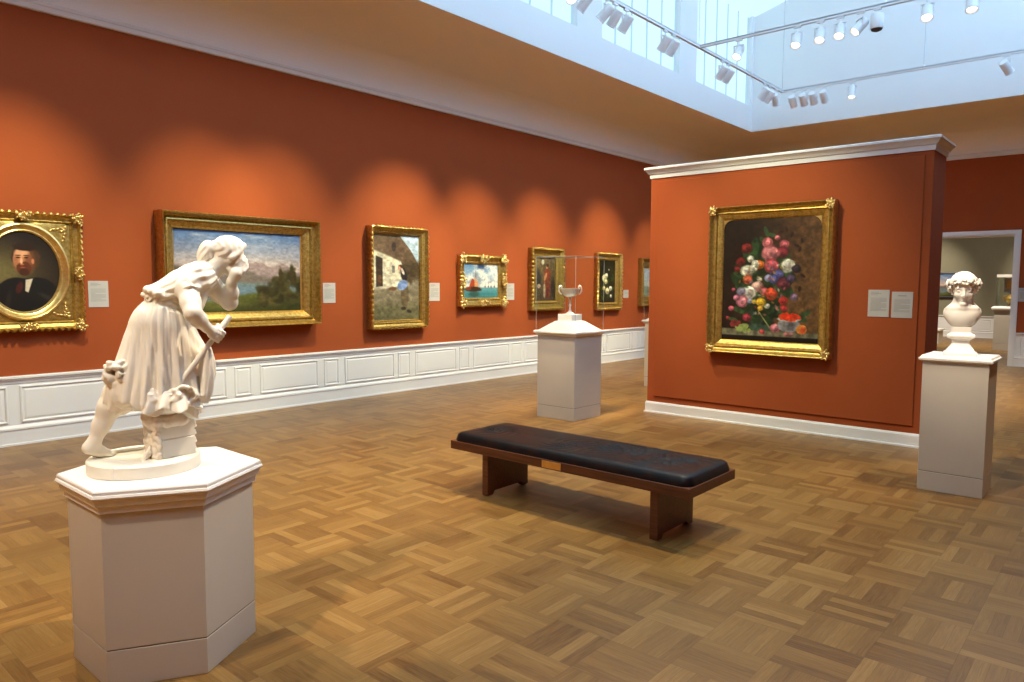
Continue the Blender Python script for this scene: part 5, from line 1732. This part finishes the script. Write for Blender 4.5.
LAMP_GAIN = 1.0
FIX_GAIN = 1.35
WARM = (1.0, 0.90, 0.51)
WARM3 = (1.0, 0.80, 0.46)
WARM2 = (1.0, 0.80, 0.56)
def fixture(label, pos, target, power=0, size=30, blend=1.0, col=WARM, along="y", rad=0.05):
    t = thing("track_spotlight", label, "spotlight", (pos[0], pos[1], TZ - 0.022), 0, "white spotlights on the ceiling light tracks")
    az0 = 0 if along == "y" else PI / 2
    link("adapter", ME_AD, None, t, rot=(0, 0, az0))
    link("stem", ME_ST, None, t)
    piv = Vector((pos[0], pos[1], TZ - 0.022 - 0.185))
    d = (Vector(target) - piv).normalized()
    az = math.atan2(d.y, d.x)
    yk = link("yoke", ME_YK, None, t, (0, 0, -0.085), (0, 0, az + PI / 2))
    R = d.to_track_quat("-Z", "Y").to_euler()
    h = link("housing", ME_HS, None, t, (0, 0, -0.185), R)
    link("lens", ME_LN, None, h)
    if power:
        spot_light("spot_lamp", piv + d * 0.125, target, power * FIX_GAIN, size, blend, col, rad, t)
    return t


#@SPOTS
fixture("lit spotlight beside the top edge, foremost visible on the left track", (TX, 7.42, 0), (-3.2, 1.9, 1.2), 0)
fixture("spotlight seen from behind, just right of the foremost lit one", (TX, 7.67, 0), (XL, 7.0, 1.85), 900, 40)
fixture("leftmost spotlight of the group of three on the left track", (TX, 8.14, 0), (XL, 7.1, 2.2), 0)
fixture("middle spotlight of the group of three on the left track", (TX, 8.36, 0), (XL, 8.75, 1.8), 780, 38)
fixture("rightmost spotlight of the group of three on the left track", (TX, 8.63, 0), (XL, 8.9, 1.9), 0)
fixture("left one of the pair of spotlights midway along the left track", (TX, 9.69, 0), (XL, 10.3, 2.0), 0)
fixture("right one of the pair of spotlights midway along the left track", (TX, 9.93, 0), (XL, 10.5, 1.8), 820, 39)
fixture("left one of the spotlight pair between the crossing and the track corner", (TX, 11.60, 0), (XL, 12.3, 2.0), 0)
fixture("right one of the spotlight pair between the crossing and the track corner", (TX, 11.84, 0), (XL, 12.55, 1.8), 800, 39)
fixture("first of the three clustered spotlights left of the track corner", (TX, 13.36, 0), (XL, 14.0, 2.0), 0)
fixture("second of the three clustered spotlights left of the track corner", (TX, 13.60, 0), (XL, 14.3, 2.0), 520, 27)
fixture("third of the clustered spotlights, directly left of the track corner", (TX, 13.90, 0), (-6.2, 17.8, 1.5), 0)
fixture("spotlight directly right of the track corner on the farthest track", (-5.28, TY3, 0), (-5.4, 17.8, 1.8), 0, along="x")
fixture("left one of three upright spotlights on the farthest track", (-5.08, TY3, 0), (-5.1, 17.8, 1.6), 0, along="x")
fixture("middle one of three upright spotlights on the farthest track", (-4.90, TY3, 0), (-4.9, 17.8, 1.6), 0, along="x")
fixture("right one of three upright spotlights on the farthest track", (-4.70, TY3, 0), (-4.7, 17.8, 1.6), 0, along="x")
fixture("lit spotlight standing alone on the farthest track, above the partition", (-4.21, TY3, 0), (-4.0, 12.5, 0.0), 220, 45, along="x")
fixture("tilted grey spotlight at the right end of the farthest track", (-1.87, TY3, 0), (-0.2, 17.2, 2.2), 260, 40, along="x")
fixture("lit spotlight hanging just right of the track crossing", (-4.83, TY2, 0), (-5.1, 7.5, 0.9), 520, 26, col=WARM2, along="x")
fixture("first lit spotlight left in the row of three on the cross track", (-3.96, TY2, 0), (-3.9, 7.6, 0.0), 0, along="x")
fixture("second lit spotlight in the row of three on the cross track", (-3.63, TY2, 0), (-3.4, 7.6, 0.0), 0, along="x")
fixture("third lit spotlight in the row of three, left of the tilted small one", (-3.37, TY2, 0), (-3.1, 7.6, 0.0), 0, along="x")
fixture("tilted lit spotlight left of the big cylindrical camera", (-3.11, TY2, 0), (-5.6, 7.8, 1.0), 420, 30, col=WARM2, along="x")
fixture("lit spotlight right of the big cylindrical camera", (-2.30, TY2, 0), (-1.9, 8.2, 1.0), 0, along="x")
fixture("lit spotlight at the top edge, rightmost on the cross track", (-1.81, TY2, 0), (-1.3, 8.9, 0.0), 0, 24, col=WARM2, along="x")
t = thing("security_camera", "large white cylindrical camera with a dark lens on the cross track", "camera", (-2.90, TY2, TZ - 0.022))
link("adapter", ME_AD, None, t, rot=(0, 0, PI / 2))
link("stem", ME_ST, None, t)
MB().lathe([(0.02, -0.07), (0.075, -0.075), (0.082, -0.085), (0.082, -0.26), (0.078, -0.268)], 28).build("housing", LAMPW, t, smooth=35)
MB().lathe([(0.070, -0.266), (0.066, -0.285), (0.035, -0.30), (0.0005, -0.305)], 24, cap1=False).build("lens_dome", DARK, t, smooth=60)

# unseen lamps: spots for the artworks, then added warm floor lamps
for (pos, tgt, pw_, sz, bl, cl) in [
    ((TX, 2.1, 5.2), (XL, 2.2, 1.92), 960, 38, 1.0, WARM),
    ((TX, 4.1, 5.2), (XL, 4.15, 1.9), 830, 37, 1.0, WARM),
    ((TX, 5.0, 5.2), (XL, 5.05, 1.9), 830, 37, 1.0, WARM),
    ((-3.9, 4.9, 5.2), (-3.17, PY0, 1.75), 900, 42, 1.0, WARM),
    ((0.1, 6.8, 5.2), (-1.07, 6.668, 1.4), 420, 22, 1.0, WARM2),
    ((-1.7, 3.6, 5.2), (-1.07, 6.668, 1.45), 1050, 19, 1.0, WARM2),
    ((-4.6, 4.9, 5.2), (-5.27, 7.17, 1.35), 1050, 20, 1.0, WARM2),
    ((-2.0, 3.6, 5.2), (-3.2, 1.36, 1.4), 1050, 26, 1.0, WARM2),
    ((-2.6, -1.2, 5.2), (-3.2, 1.36, 1.4), 800, 26, 1.0, WARM2),
    ((TX, 0.8, 5.2), (-3.2, 1.36, 1.4), 450, 26, 1.0, WARM2),
    ((-3.2, 4.9, 5.2), (-3.6, 4.6, 0.0), 520, 75, 1.0, WARM3),  # warm lamps added from here on to make the floor golden
    ((-4.9, 4.9, 5.2), (-5.9, 3.6, 0.0), 820, 75, 1.0, WARM3),
    ((TX, 1.6, 5.2), (-5.0, 1.4, 0.0), 480, 75, 1.0, WARM3),
    ((-4.9, 6.2, 5.2), (-6.0, 8.6, 0.0), 1100, 70, 1.0, WARM3),
    ((-1.4, 4.9, 5.2), (-1.2, 5.6, 0.0), 260, 75, 1.0, WARM3),
    ((-1.6, -0.9, 5.2), (-1.6, 2.0, 0.0), 60, 75, 1.0, WARM3),
    ((-0.9, 11.5, 5.2), (-1.4, 13.8, 0.0), 800, 75, 1.0, WARM3),
    ((-0.9, 1.5, 5.2), (0.9, 0.8, 0.0), 900, 80, 1.0, WARM3),  # from here on, unseen lamps added to bounce warm light up to the cove
    ((-3.0, -0.9, 5.2), (-3.0, -2.6, 0.0), 1200, 85, 1.0, WARM3),
    ((TX, -0.9, 5.2), (-6.6, -1.8, 0.0), 1100, 85, 1.0, WARM3),
    ((-2.6, 11.0, 5.2), (-3.0, 11.6, 0.0), 1100, 80, 1.0, WARM3),
    ((TX, 12.2, 5.2), (-6.2, 12.6, 0.0), 900, 75, 1.0, WARM3),
    ((-3.6, 14.2, 5.2), (-4.2, 15.2, 0.0), 1000, 80, 1.0, WARM3),
]:
    spot_light("spot_lamp", pos, tgt, pw_, sz, bl, cl, 0.05)

# the olive gallery's own lamps
for (x, y, tg, pw_) in ((-5.0, 24.6, (-5.4, 27.0, 1.4), 620), (-2.4, 24.4, (-1.9, 27.0, 1.7), 620), (-2.7, 20.5, (-2.55, 22.4, 1.2), 620), (-3.6, 21.0, (-4.2, 24.5, 0.0), 700)):
    spot_light("spot_lamp", (x, y, 4.35), tg, pw_, 55, 1.0, (1.0, 0.88, 0.70), 0.05)

ar = bpy.data.lights.new("gallery_fill_light", "AREA")  # soft fill added to lift the ambient level of the back gallery
ar.energy, ar.size, ar.color = 130, 3.0, (1.0, 0.93, 0.82)
ao = bpy.data.objects.new("gallery_fill_light", ar)
COL.objects.link(ao)
ao.location = (-3.2, 22.8, 4.45)

# ------------------------------------------------------------------ world, camera, view
w = bpy.data.worlds.new("World")
scene.world = w
w.use_nodes = True
w.node_tree.nodes["Background"].inputs[0].default_value = (0.55, 0.75, 1.0, 1)
w.node_tree.nodes["Background"].inputs[1].default_value = 0.3

cd = bpy.data.cameras.new("camera")
cam = bpy.data.objects.new("camera", cd)
COL.objects.link(cam)
cd.sensor_width = 36.0
cd.sensor_fit = "HORIZONTAL"
cd.lens = 725.51 / 1024 * 36.0
cd.clip_start = 0.05
cd.clip_end = 100
Rw = Matrix(((0.755, 0.055, -0.654), (0.656, -0.055, 0.753), (0.005, -0.997, -0.078)))   # columns: image right, image down, forward
rt, dn, fw_ = (Vector([Rw[i][k] for i in range(3)]).normalized() for k in range(3))
fw_ = (fw_ - rt * fw_.dot(rt)).normalized()
up_ = rt.cross(fw_)
M = Matrix(((rt.x, up_.x, -fw_.x, 0), (rt.y, up_.y, -fw_.y, 0), (rt.z, up_.z, -fw_.z, 1.62), (0, 0, 0, 1)))
cam.matrix_world = M
scene.camera = cam

vs_ = scene.view_settings
vs_.view_transform = "Standard"
vs_.look = "None"
vs_.gamma = 1.0
vs_.exposure = 0.12
vs_.use_curve_mapping = False
scene.cycles.use_denoising = True
scene.cycles.max_bounces = 8
scene.cycles.diffuse_bounces = 5
scene.cycles.transparent_max_bounces = 16
scene.cycles.caustics_reflective = False
scene.cycles.caustics_refractive = False
scene.cycles.sample_clamp_indirect = 6.0
